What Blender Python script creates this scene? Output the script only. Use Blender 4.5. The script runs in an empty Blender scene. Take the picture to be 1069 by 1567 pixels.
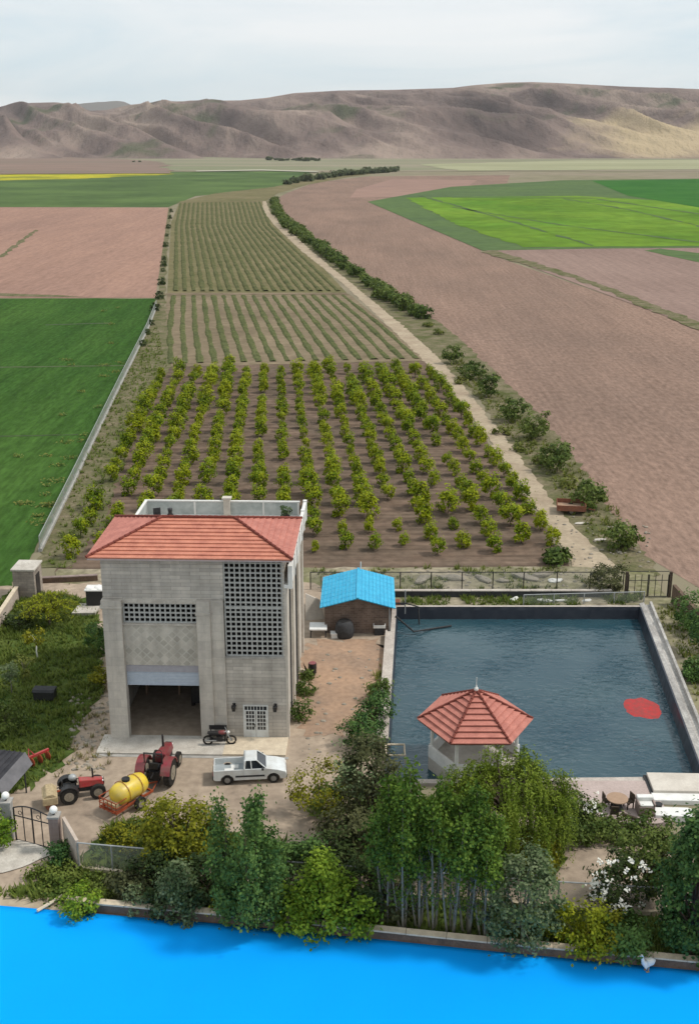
import bpy, bmesh, math, random
from mathutils import Vector, Matrix, noise
R = math.radians
scn = bpy.context.scene
col = scn.collection
rng = random.Random(7)

# ------------------------------------------------------------------ camera model
F = 1750.0; CX = 534.5; CY = 783.5; HZ = 215.0; H = 39.0
PIT = math.atan((CY - HZ) / F); pc, ps = math.cos(PIT), math.sin(PIT)
def ray(px, py):
    x = (px - CX) / F; y = -(py - CY) / F
    return (x, pc + y * ps, -ps + y * pc)
def G(px, py, z=0.0):
    d = ray(px, py); t = (z - H) / d[2]
    return Vector((d[0] * t, d[1] * t, z))
def at(px, py, Y):
    d = ray(px, py); t = Y / d[1]
    return Vector((d[0] * t, Y, H + d[2] * t))

cam_d = bpy.data.cameras.new('camera'); cam = bpy.data.objects.new('camera', cam_d); col.objects.link(cam)
cam.location = (0, 0, H); cam.rotation_euler = (R(90) - PIT, 0, 0)
cam_d.sensor_fit = 'VERTICAL'; cam_d.sensor_height = 24; cam_d.lens = 24 * F / 1567
cam_d.clip_end = 60000; cam_d.clip_start = 1
scn.camera = cam

# ------------------------------------------------------------------ materials
def nodes(m):
    m.use_nodes = True; nt = m.node_tree; nt.nodes.clear(); return nt, nt.nodes, nt.links
def ramp(N, stops):
    r = N.new('ShaderNodeValToRGB'); e = r.color_ramp.elements
    while len(e) < len(stops): e.new(0.5)
    for el, (p, c) in zip(e, stops): el.position = p; el.color = (c[0], c[1], c[2], 1)
    return r
def pmat(name, c1, c2=None, scale=3.0, rough=.85, bump=0.0, metal=0.0, detail=6, coord='Object', stretch=(1, 1, 1), rot=0.0,
         lo=.35, hi=.65, fine=0.0, spec=.3, bscale=None, bdist=.05, streak=None, fs=9):
    """principled material, colour mixed c1..c2 by noise; optional fine grain, bump and streaks"""
    m = bpy.data.materials.new(name); nt, N, L = nodes(m)
    out = N.new('ShaderNodeOutputMaterial'); b = N.new('ShaderNodeBsdfPrincipled'); L.new(b.outputs[0], out.inputs[0])
    b.inputs['Roughness'].default_value = rough; b.inputs['Metallic'].default_value = metal
    b.inputs['Specular IOR Level'].default_value = (.015 if coord == 'P' else (.12 if spec == .3 else spec))
    if c2 is None:
        c2 = tuple(v * .8 for v in c1)
    if coord == 'Object':
        tc = N.new('ShaderNodeTexCoord'); src = tc.outputs['Object']
    else:
        tc = N.new('ShaderNodeNewGeometry'); src = tc.outputs['Position']
    mp = N.new('ShaderNodeMapping'); L.new(src, mp.inputs[0])
    mp.inputs['Scale'].default_value = stretch; mp.inputs['Rotation'].default_value = (0, 0, rot)
    n = N.new('ShaderNodeTexNoise'); L.new(mp.outputs[0], n.inputs['Vector'])
    n.inputs['Scale'].default_value = scale; n.inputs['Detail'].default_value = detail; n.inputs['Roughness'].default_value = .62
    r = ramp(N, [(lo, c1), (hi, c2)]); L.new(n.outputs[0], r.inputs[0])
    cout = r.outputs[0]
    def mult(cout, fac_socket, amount, lo_v, hi_v):
        mr = N.new('ShaderNodeMapRange'); L.new(fac_socket, mr.inputs[0])
        mr.inputs[1].default_value = .3; mr.inputs[2].default_value = .7
        mr.inputs[3].default_value = lo_v; mr.inputs[4].default_value = hi_v
        mx = N.new('ShaderNodeVectorMath'); mx.operation = 'SCALE'
        L.new(cout, mx.inputs[0]); L.new(mr.outputs[0], mx.inputs['Scale']); return mx.outputs[0]
    if fine:
        n2 = N.new('ShaderNodeTexNoise'); L.new(mp.outputs[0], n2.inputs['Vector']); n2.inputs['Scale'].default_value = scale * fs
        n2.inputs['Detail'].default_value = 5; cout = mult(cout, n2.outputs[0], fine, 1 - fine, 1 + fine)
    for streak in ([streak] if streak and not isinstance(streak[0], tuple) else (streak or [])):   # (scale along, scale across, rotation, amount)
        mp2 = N.new('ShaderNodeMapping'); L.new(src, mp2.inputs[0])
        mp2.inputs['Rotation'].default_value = (0, 0, streak[2]); mp2.inputs['Scale'].default_value = (streak[1], streak[0], .2)
        n3 = N.new('ShaderNodeTexNoise'); L.new(mp2.outputs[0], n3.inputs['Vector']); n3.inputs['Scale'].default_value = 1
        n3.inputs['Detail'].default_value = 3; cout = mult(cout, n3.outputs[0], streak[3], 1 - streak[3], 1 + streak[3])
    L.new(cout, b.inputs['Base Color'])
    if bump:
        nb = N.new('ShaderNodeTexNoise'); L.new(src, nb.inputs['Vector']); nb.inputs['Scale'].default_value = bscale or scale * 6
        nb.inputs['Detail'].default_value = 6
        bp = N.new('ShaderNodeBump'); bp.inputs['Strength'].default_value = bump; bp.inputs['Distance'].default_value = bdist
        L.new(nb.outputs[0], bp.inputs['Height']); L.new(bp.outputs[0], b.inputs['Normal'])
    return m
def leafmat(name, dark, mid, light, trans=.25):
    m = bpy.data.materials.new(name); nt, N, L = nodes(m)
    out = N.new('ShaderNodeOutputMaterial')
    g = N.new('ShaderNodeNewGeometry'); oi = N.new('ShaderNodeObjectInfo')
    tc = N.new('ShaderNodeTexCoord'); nz = N.new('ShaderNodeTexNoise'); L.new(tc.outputs['Object'], nz.inputs['Vector'])
    nz.inputs['Scale'].default_value = .9; nz.inputs['Detail'].default_value = 2
    a = N.new('ShaderNodeMath'); a.operation = 'MULTIPLY_ADD'; L.new(g.outputs['Random Per Island'], a.inputs[0]); a.inputs[1].default_value = .45
    L.new(nz.outputs[0], a.inputs[2])
    a2 = N.new('ShaderNodeMath'); a2.operation = 'MULTIPLY_ADD'; L.new(oi.outputs['Random'], a2.inputs[0]); a2.inputs[1].default_value = .35
    L.new(a.outputs[0], a2.inputs[2])
    r = ramp(N, [(.45, dark), (.85, mid), (1.15 if False else 1.0, light)]); 
    mr = N.new('ShaderNodeMapRange'); L.new(a2.outputs[0], mr.inputs[0]); mr.inputs[1].default_value = .25; mr.inputs[2].default_value = 1.15
    r2 = ramp(N, [(0.12, dark), (.5, mid), (.92, light)]); L.new(mr.outputs[0], r2.inputs[0])
    N.remove(r)
    d = N.new('ShaderNodeBsdfPrincipled'); d.inputs['Roughness'].default_value = .55; d.inputs['Specular IOR Level'].default_value = .10
    L.new(r2.outputs[0], d.inputs['Base Color'])
    t = N.new('ShaderNodeBsdfTranslucent'); L.new(r2.outputs[0], t.inputs[0])
    mx = N.new('ShaderNodeMixShader'); mx.inputs[0].default_value = trans
    L.new(d.outputs[0], mx.inputs[1]); L.new(t.outputs[0], mx.inputs[2]); L.new(mx.outputs[0], out.inputs[0])
    return m
def brickmat(name, c1, c2, mortar, bw, bh, rough=.9, msize=.01, bump=.3, offset=.5, rot45=False, fine=.12):
    m = bpy.data.materials.new(name); nt, N, L = nodes(m)
    out = N.new('ShaderNodeOutputMaterial'); b = N.new('ShaderNodeBsdfPrincipled'); L.new(b.outputs[0], out.inputs[0])
    b.inputs['Roughness'].default_value = rough; b.inputs['Specular IOR Level'].default_value = .08
    tc = N.new('ShaderNodeTexCoord'); sp = N.new('ShaderNodeSeparateXYZ'); L.new(tc.outputs['Object'], sp.inputs[0])
    ad = N.new('ShaderNodeMath'); ad.operation = 'ADD'; L.new(sp.outputs[0], ad.inputs[0]); L.new(sp.outputs[1], ad.inputs[1])
    cb = N.new('ShaderNodeCombineXYZ'); L.new(ad.outputs[0], cb.inputs[0]); L.new(sp.outputs[2], cb.inputs[1])
    vec = cb.outputs[0]
    if rot45:
        mp = N.new('ShaderNodeMapping'); mp.inputs['Rotation'].default_value = (0, 0, R(45)); L.new(vec, mp.inputs[0]); vec = mp.outputs[0]
    k = N.new('ShaderNodeTexBrick'); L.new(vec, k.inputs['Vector']); k.offset = offset
    k.inputs['Color1'].default_value = (*c1, 1); k.inputs['Color2'].default_value = (*c2, 1); k.inputs['Mortar'].default_value = (*mortar, 1)
    k.inputs['Scale'].default_value = 1; k.inputs['Mortar Size'].default_value = msize
    k.inputs['Brick Width'].default_value = bw; k.inputs['Row Height'].default_value = bh
    n = N.new('ShaderNodeTexNoise'); L.new(tc.outputs['Object'], n.inputs['Vector']); n.inputs['Scale'].default_value = .7; n.inputs['Detail'].default_value = 8
    n.inputs['Roughness'].default_value = .7
    mr = N.new('ShaderNodeMapRange'); L.new(n.outputs[0], mr.inputs[0]); mr.inputs[1].default_value = .3; mr.inputs[2].default_value = .7
    mr.inputs[3].default_value = 1 - fine * 1.6; mr.inputs[4].default_value = 1 + fine
    vm = N.new('ShaderNodeVectorMath'); vm.operation = 'SCALE'; L.new(k.outputs['Color'], vm.inputs[0]); L.new(mr.outputs[0], vm.inputs['Scale'])
    mp3 = N.new('ShaderNodeMapping'); mp3.inputs['Scale'].default_value = (1.6, 1.6, .16); L.new(tc.outputs['Object'], mp3.inputs[0])
    n3 = N.new('ShaderNodeTexNoise'); L.new(mp3.outputs[0], n3.inputs['Vector']); n3.inputs['Scale'].default_value = 1; n3.inputs['Detail'].default_value = 6
    mr3 = N.new('ShaderNodeMapRange'); L.new(n3.outputs[0], mr3.inputs[0]); mr3.inputs[1].default_value = .35; mr3.inputs[2].default_value = .6; mr3.inputs[3].default_value = .86; mr3.inputs[4].default_value = 1.05
    vm3 = N.new('ShaderNodeVectorMath'); vm3.operation = 'SCALE'; L.new(vm.outputs[0], vm3.inputs[0]); L.new(mr3.outputs[0], vm3.inputs['Scale']); vm = vm3
    L.new(vm.outputs[0], b.inputs['Base Color'])
    bp = N.new('ShaderNodeBump'); bp.inputs['Strength'].default_value = bump; bp.inputs['Distance'].default_value = .02; bp.invert = True
    L.new(k.outputs['Fac'], bp.inputs['Height']); L.new(bp.outputs[0], b.inputs['Normal'])
    return m

M = {}
M['concrete'] = pmat('concrete', (.42, .40, .37), (.30, .29, .27), 1.5, fine=.12, bump=.3)
M['pale_concrete'] = pmat('pale_concrete', (.56, .52, .46), (.42, .38, .33), 1.2, fine=.12, bump=.3)
M['cream'] = pmat('cream', (.62, .57, .50), (.50, .45, .39), .8, fine=.06, bump=.15)
M['white'] = pmat('white', (.78, .77, .74), (.66, .65, .62), 2, rough=.6)
M['white_paint'] = pmat('white_paint', (.70, .73, .73), (.54, .54, .52), 1.4, detail=8, rough=.28, spec=.5)
M['grey_paint'] = pmat('grey_paint', (.36, .39, .40), (.30, .33, .34), 2, rough=.35, spec=.5)
M['strip_stone'] = brickmat('strip_stone', (.57, .525, .465), (.44, .405, .36), (.31, .285, .26), 1.3, .26, msize=.012)
M['diamond_stone'] = brickmat('diamond_stone', (.55, .51, .445), (.40, .375, .325), (.53, .50, .44), .42, .42, offset=0, rot45=True, msize=.04)
M['pier_stone'] = brickmat('pier_stone', (.57, .525, .46), (.49, .45, .40), (.43, .40, .36), .9, .62, msize=.01, fine=.15)
M['hut_brick'] = brickmat('hut_brick', (.20, .145, .115), (.135, .095, .075), (.22, .18, .155), .42, .16, msize=.014, fine=.25)
M['block'] = brickmat('block', (.36, .31, .26), (.27, .23, .20), (.24, .21, .18), .5, .22, msize=.014, fine=.2)
M['lattice'] = pmat('lattice', (.47, .47, .45), (.39, .39, .37), 3, rough=.8)
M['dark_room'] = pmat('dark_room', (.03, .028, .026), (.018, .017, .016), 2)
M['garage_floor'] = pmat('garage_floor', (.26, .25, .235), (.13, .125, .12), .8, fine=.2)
M['shutter'] = pmat('shutter', (.46, .52, .60), (.40, .46, .54), 4, rough=.4, spec=.5)
M['shutter_box'] = pmat('shutter_box', (.38, .37, .40), (.33, .32, .35), 4, rough=.6)
M['glass_dark'] = pmat('glass_dark', (.018, .022, .028), (.03, .035, .04), 3, rough=.08, spec=.6)
M['roof_tile'] = pmat('roof_tile', (.57, .23, .15), (.43, .155, .105), 1.3, rough=.6, fine=.16, spec=.4)
M['roof_tile_pink'] = pmat('roof_tile_pink', (.51, .205, .16), (.38, .145, .115), 1.3, rough=.65, fine=.14)
M['hip_tile'] = pmat('hip_tile', (.20, .055, .04), (.15, .04, .03), 3, rough=.6)
M['fascia'] = pmat('fascia', (.56, .46, .45), (.48, .40, .40), 2, rough=.6)
M['blue_roof'] = pmat('blue_roof', (.03, .34, .56), (.045, .43, .66), 1.6, rough=.5, spec=.3001, fine=.12)
M['frosted'] = pmat('frosted', (.50, .53, .52), (.34, .38, .37), 1.3, rough=.3, spec=.5)
M['black_metal'] = pmat('black_metal', (.016, .016, .018), (.028, .026, .025), 6, rough=.5, spec=.4)
M['dark_grey'] = pmat('dark_grey', (.06, .06, .062), (.04, .04, .042), 5, rough=.7)
M['rubber'] = pmat('rubber', (.022, .021, .02), (.04, .036, .032), 6, rough=.9)
M['rim'] = pmat('rim', (.30, .30, .29), (.22, .21, .2), 8, rough=.5, metal=.3)
M['dusty_rim'] = pmat('dusty_rim', (.32, .28, .22), (.22, .19, .15), 8, rough=.8)
M['red_paint'] = pmat('red_paint', (.42, .03, .035), (.29, .085, .065), 2.2, rough=.4, spec=.5)
M['maroon_paint'] = pmat('maroon_paint', (.25, .022, .035), (.17, .07, .06), 2.2, rough=.4, spec=.5)
M['rust_red'] = pmat('rust_red', (.33, .075, .03), (.22, .05, .025), 5, rough=.75)
M['yellow_tank'] = pmat('yellow_tank', (.74, .53, .02), (.56, .42, .10), 1.8, rough=.42, spec=.5)
M['straw_metal'] = pmat('straw_metal', (.50, .40, .24), (.34, .26, .16), 6, rough=.75)
M['brown_rust'] = pmat('brown_rust', (.26, .11, .065), (.18, .075, .05), 3, rough=.85)
M['wood'] = pmat('wood', (.42, .29, .20), (.30, .20, .14), 3, rough=.8, stretch=(1, 8, 1))
M['bark_dark'] = pmat('bark_dark', (.10, .075, .055), (.06, .045, .035), 6, rough=.95)
M['bark_pale'] = pmat('bark_pale', (.26, .24, .19), (.14, .13, .10), 5, rough=.9, stretch=(1, 1, .25))
M['galv'] = pmat('galv', (.42, .43, .43), (.34, .35, .35), 5, rough=.5, metal=.3)
M['awning'] = pmat('awning', (.055, .054, .06), (.035, .035, .04), 1.5, rough=.6, fine=.1)
M['awning_edge'] = pmat('awning_edge', (.17, .165, .175), (.12, .118, .125), 1.5, rough=.6)
M['globe'] = pmat('globe', (.85, .84, .80), (.8, .79, .75), 3, rough=.35)
M['pillar_stone'] = brickmat('pillar_stone', (.30, .235, .21), (.24, .185, .165), (.26, .21, .19), .5, .3)
M['coping'] = pmat('coping', (.66, .56, .42), (.52, .43, .32), 2.5, fine=.1)
M['wall_mud'] = pmat('wall_mud', (.18, .12, .085), (.11, .08, .06), 1.6, fine=.2, bump=.4)
M['sand_wall'] = pmat('sand_wall', (.55, .47, .40), (.44, .36, .30), 1.2, fine=.1)
M['liner'] = pmat('liner', (.020, .024, .036), (.032, .036, .048), 1.5, rough=.38, spec=.5)
M['pool_stone'] = pmat('pool_stone', (.46, .44, .41), (.33, .31, .29), .8, fine=.2, coord='P', streak=(.12, 3.5, R(-5), .22))
M['pool_cap'] = pmat('pool_cap', (.50, .45, .40), (.40, .35, .31), .8, fine=.15)
M['stone'] = pmat('stone', (.34, .295, .24), (.20, .18, .145), 1.2, fine=.2, bump=.5)
M['deck'] = pmat('deck', (.47, .38, .35), (.40, .32, .29), .8, fine=.1, coord='P')
M['red_fabric'] = pmat('red_fabric', (.27, .06, .055), (.44, .045, .045), 2.6, rough=.6)
M['tarp'] = pmat('tarp', (.003, .31, .88), (.003, .35, .95), .05, rough=.7, spec=.08, lo=.3, hi=.7, coord='P')
M['petal'] = pmat('petal', (.80, .79, .72), (.7, .69, .62), 3)

L_ = leafmat
M['leaf_orchard'] = L_('leaf_orchard', (.050, .095, .006), (.145, .215, .008), (.30, .33, .010))
M['leaf_poplar'] = L_('leaf_poplar', (.020, .052, .010), (.060, .125, .020), (.14, .22, .03))
M['leaf_dense'] = L_('leaf_dense', (.016, .048, .014), (.045, .105, .030), (.11, .19, .045))
M['leaf_bright'] = L_('leaf_bright', (.045, .095, .010), (.12, .21, .018), (.24, .33, .03))
M['leaf_yellow'] = L_('leaf_yellow', (.07, .09, .008), (.17, .20, .012), (.32, .34, .02))
M['leaf_olive'] = L_('leaf_olive', (.05, .065, .006), (.14, .15, .010), (.27, .26, .02))
M['leaf_willow'] = L_('leaf_willow', (.042, .078, .008), (.115, .172, .016), (.22, .28, .035))
M['leaf_dark'] = L_('leaf_dark', (.012, .026, .009), (.032, .055, .016), (.075, .105, .03))
M['leaf_brown'] = L_('leaf_brown', (.020, .028, .011), (.052, .060, .024), (.115, .12, .05))
M['leaf_grey'] = L_('leaf_grey', (.030, .055, .020), (.075, .12, .045), (.20, .24, .12))
M['leaf_shrub'] = L_('leaf_shrub', (.030, .060, .014), (.075, .12, .024), (.14, .18, .04))
M['leaf_far'] = L_('leaf_far', (.06, .08, .04), (.09, .11, .05), (.12, .14, .065))
M['grass'] = L_('grass', (.038, .07, .012), (.09, .14, .022), (.16, .20, .04))
M['dry_grass'] = L_('dry_grass', (.14, .12, .05), (.20, .18, .08), (.30, .26, .13))
M['weeds'] = L_('weeds', (.06, .085, .018), (.12, .15, .03), (.20, .21, .05))
M['crop_row'] = pmat('crop_row', (.070, .078, .032), (.125, .125, .055), .25, coord='P', fine=.4)
M['crop_row_mid'] = pmat('crop_row_mid', (.070, .080, .034), (.118, .128, .052), .3, coord='P', fine=.4)

# ground
gm = lambda *a, **k: pmat(*a, coord='P', **k)
M['ground'] = gm('ground', (.20, .185, .115), (.26, .215, .16), scale=.006, fine=.14, rough=.95)
M['yard'] = gm('yard', (.42, .335, .255), (.30, .235, .18), streak=(.12, .8, 0, .10), scale=.22, fine=.16, bump=.5, bscale=3, rough=.95, lo=.32, hi=.68)
M['alley'] = gm('alley', (.40, .265, .18), (.29, .205, .15), scale=.30, fine=.14, bump=.5, bscale=3, rough=.95)
M['lawn'] = gm('lawn', (.048, .085, .020), (.11, .135, .036), scale=.25, fine=.3, bump=.6, bscale=5)
M['verge'] = gm('verge', (.085, .095, .035), (.20, .165, .11), scale=.3, fine=.25, bump=.5, bscale=4)
M['path'] = gm('path', (.42, .345, .25), (.32, .25, .18), scale=.18, fine=.14, bump=.4, bscale=3)
M['orchard_soil'] = gm('orchard_soil', (.165, .115, .085), (.115, .088, .066), scale=.10, fine=.22, bump=.5, bscale=2, streak=(1.1, .05, R(2), .28))
M['strip_soil'] = gm('strip_soil', (.33, .28, .21), (.15, .15, .07), scale=.16, fine=.3, bump=.5, bscale=2)
M['plough_r'] = gm('plough_right', (.262, .176, .136), (.205, .142, .112), scale=.022, fine=.2, fs=42, stretch=(1.5, .6, 1), bump=1.0, bscale=1.6, bdist=.25, streak=[(.015, .30, 0, .05), (.04, 1.9, 0, .10)])
M['plough_r2'] = gm('plough_right_far', (.265, .185, .155), (.225, .155, .13), scale=.02, fine=.14, fs=30, streak=[(.01, .3, 0, .06), (.03, 1.2, 0, .08)])
M['plough_l'] = gm('plough_left', (.335, .205, .155), (.270, .168, .132), scale=.015, fine=.12, fs=30, stretch=(1.8, .4, 1), streak=[(.015, .25, 0, .07), (.05, 1.0, 0, .06)])
M['plough_f'] = gm('plough_far', (.30, .195, .155), (.26, .17, .14), scale=.006, fine=.08)
M['wheat_l'] = gm('wheat_left', (.026, .070, .014), (.056, .114, .024), scale=.03, fine=.25, fs=30, bump=.5, bscale=2, bdist=.2, lo=.3, hi=.72, stretch=(1.8, .42, 1), streak=[(.03, .6, 0, .16), (.08, 2.6, 0, .10)])
M['green_f'] = gm('green_far', (.068, .110, .040), (.092, .140, .046), scale=.012, fine=.12, streak=(.012, .012, 0, .15))
M['green_b'] = gm('green_bright', (.085, .180, .020), (.14, .230, .026), scale=.012, fine=.16, stretch=(1.3, .7, 1), streak=(.02, .012, 0, .2))
M['green_d'] = gm('green_dull', (.078, .118, .052), (.10, .15, .055), scale=.02, fine=.14)
M['green_k'] = gm('green_deep', (.025, .105, .018), (.045, .14, .024), scale=.01, fine=.1)
M['rape'] = gm('rape', (.42, .37, .03), (.16, .19, .03), scale=.012, fine=.2, lo=.4, hi=.62)
M['vine_soil'] = gm('vine_soil', (.23, .18, .12), (.165, .13, .085), scale=.05, fine=.2)
M['vine_soil2'] = gm('vine_soil_far', (.185, .155, .085), (.135, .125, .06), scale=.03, fine=.2)
M['plain'] = gm('plain', (.20, .205, .125), (.27, .235, .17), scale=.0022, fine=.12, lo=.4, hi=.6, stretch=(.5, 2.2, 1))
M['plain_p'] = gm('plain_pale', (.36, .345, .22), (.27, .27, .16), scale=.002, fine=.1, stretch=(.5, 2, 1))
M['plain_b'] = gm('plain_brown', (.24, .165, .135), (.19, .15, .115), scale=.003, fine=.1, stretch=(.5, 2, 1))
M['pale_track'] = gm('pale_track', (.44, .42, .33), (.36, .34, .26), scale=.01)

def hillmat():
    m = bpy.data.materials.new('hills'); nt, N, L = nodes(m)
    out = N.new('ShaderNodeOutputMaterial'); b = N.new('ShaderNodeBsdfPrincipled'); L.new(b.outputs[0], out.inputs[0])
    b.inputs['Roughness'].default_value = .95; b.inputs['Specular IOR Level'].default_value = .1
    g = N.new('ShaderNodeNewGeometry')
    def nz(scale, st=(1, 1, 1), det=7, rot=0):
        mp = N.new('ShaderNodeMapping'); L.new(g.outputs['Position'], mp.inputs[0]); mp.inputs['Scale'].default_value = st; mp.inputs['Rotation'].default_value = (0, 0, rot)
        n = N.new('ShaderNodeTexNoise'); L.new(mp.outputs[0], n.inputs['Vector']); n.inputs['Scale'].default_value = scale; n.inputs['Detail'].default_value = det
        n.inputs['Roughness'].default_value = .6; return n.outputs[0]
    r1 = ramp(N, [(.34, (.098, .071, .063)), (.5, (.185, .135, .116)), (.66, (.31, .235, .19))]); L.new(nz(.0024, (1.4, .6, 1), rot=.5), r1.inputs[0])
    r2 = ramp(N, [(.56, (0, 0, 0)), (.66, (1, 1, 1))]); L.new(nz(.0035), r2.inputs[0])
    mx = N.new('ShaderNodeMix'); mx.data_type = 'RGBA'; L.new(r2.outputs[0], mx.inputs[0]); L.new(r1.outputs[0], mx.inputs[6]); mx.inputs[7].default_value = (.095, .095, .055, 1)
    # patch of sunlight on the low right slope, painted as a straw tint
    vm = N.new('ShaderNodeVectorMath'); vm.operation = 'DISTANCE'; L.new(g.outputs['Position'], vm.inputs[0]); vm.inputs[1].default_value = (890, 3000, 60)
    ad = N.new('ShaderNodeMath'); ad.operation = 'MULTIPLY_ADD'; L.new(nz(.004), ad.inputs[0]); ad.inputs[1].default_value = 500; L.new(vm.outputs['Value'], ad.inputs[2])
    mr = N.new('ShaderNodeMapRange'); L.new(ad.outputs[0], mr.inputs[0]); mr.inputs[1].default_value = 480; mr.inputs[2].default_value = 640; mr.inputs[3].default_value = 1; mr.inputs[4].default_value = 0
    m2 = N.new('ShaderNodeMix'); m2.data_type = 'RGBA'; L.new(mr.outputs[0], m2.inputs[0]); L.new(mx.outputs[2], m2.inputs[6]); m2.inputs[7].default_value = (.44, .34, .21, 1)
    L.new(m2.outputs[2], b.inputs['Base Color'])
    bp = N.new('ShaderNodeBump'); bp.inputs['Strength'].default_value = 1; bp.inputs['Distance'].default_value = 24; L.new(nz(.012, (1.5, .55, 1), rot=.5), bp.inputs['Height']); L.new(bp.outputs[0], b.inputs['Normal'])
    return m
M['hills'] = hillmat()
M['far_mtn'] = gm('far_mountain', (.16, .15, .14), (.20, .18, .16), scale=.001)

def watermat():
    m = bpy.data.materials.new('water'); nt, N, L = nodes(m)
    out = N.new('ShaderNodeOutputMaterial'); b = N.new('ShaderNodeBsdfPrincipled'); L.new(b.outputs[0], out.inputs[0])
    g = N.new('ShaderNodeNewGeometry')
    n = N.new('ShaderNodeTexNoise'); L.new(g.outputs['Position'], n.inputs['Vector']); n.inputs['Scale'].default_value = .13; n.inputs['Detail'].default_value = 4
    r = ramp(N, [(.30, (.005, .040, .062)), (.75, (.042, .086, .102))]); L.new(n.outputs[0], r.inputs[0]); L.new(r.outputs[0], b.inputs['Base Color'])
    b.inputs['Roughness'].default_value = .07; b.inputs['IOR'].default_value = 1.33; b.inputs['Specular IOR Level'].default_value = .9
    mp = N.new('ShaderNodeMapping'); L.new(g.outputs['Position'], mp.inputs[0]); mp.inputs['Scale'].default_value = (1, 1.9, 1); mp.inputs['Rotation'].default_value = (0, 0, .35)
    n1 = N.new('ShaderNodeTexNoise'); L.new(mp.outputs[0], n1.inputs['Vector']); n1.inputs['Scale'].default_value = 1.1; n1.inputs['Detail'].default_value = 3; n1.inputs['Distortion'].default_value = .8
    b1 = N.new('ShaderNodeBump'); b1.inputs['Strength'].default_value = .42; b1.inputs['Distance'].default_value = .3; L.new(n1.outputs[0], b1.inputs['Height'])
    nw = N.new('ShaderNodeTexNoise'); L.new(g.outputs['Position'], nw.inputs['Vector']); nw.inputs['Scale'].default_value = .16; nw.inputs['Detail'].default_value = 2
    mw = N.new('ShaderNodeMapRange'); L.new(nw.outputs[0], mw.inputs[0]); mw.inputs[1].default_value = .35; mw.inputs[2].default_value = .65; mw.inputs[3].default_value = .12; mw.inputs[4].default_value = .62; L.new(mw.outputs[0], b1.inputs['Strength'])
    L.new(b1.outputs[0], b.inputs['Normal']); return m
M['water'] = watermat()
def meshmat(name, c, alpha):
    m = bpy.data.materials.new(name); nt, N, L = nodes(m); out = N.new('ShaderNodeOutputMaterial')
    d = N.new('ShaderNodeBsdfDiffuse'); d.inputs[0].default_value = (*c, 1); t = N.new('ShaderNodeBsdfTransparent')
    mx = N.new('ShaderNodeMixShader'); mx.inputs[0].default_value = alpha; L.new(t.outputs[0], mx.inputs[1]); L.new(d.outputs[0], mx.inputs[2]); L.new(mx.outputs[0], out.inputs[0]); return m
M['wire_mesh'] = meshmat('wire_mesh', (.36, .38, .35), .28)
M['wire_mesh_dense'] = meshmat('wire_mesh_dense', (.34, .37, .33), .5)

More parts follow.
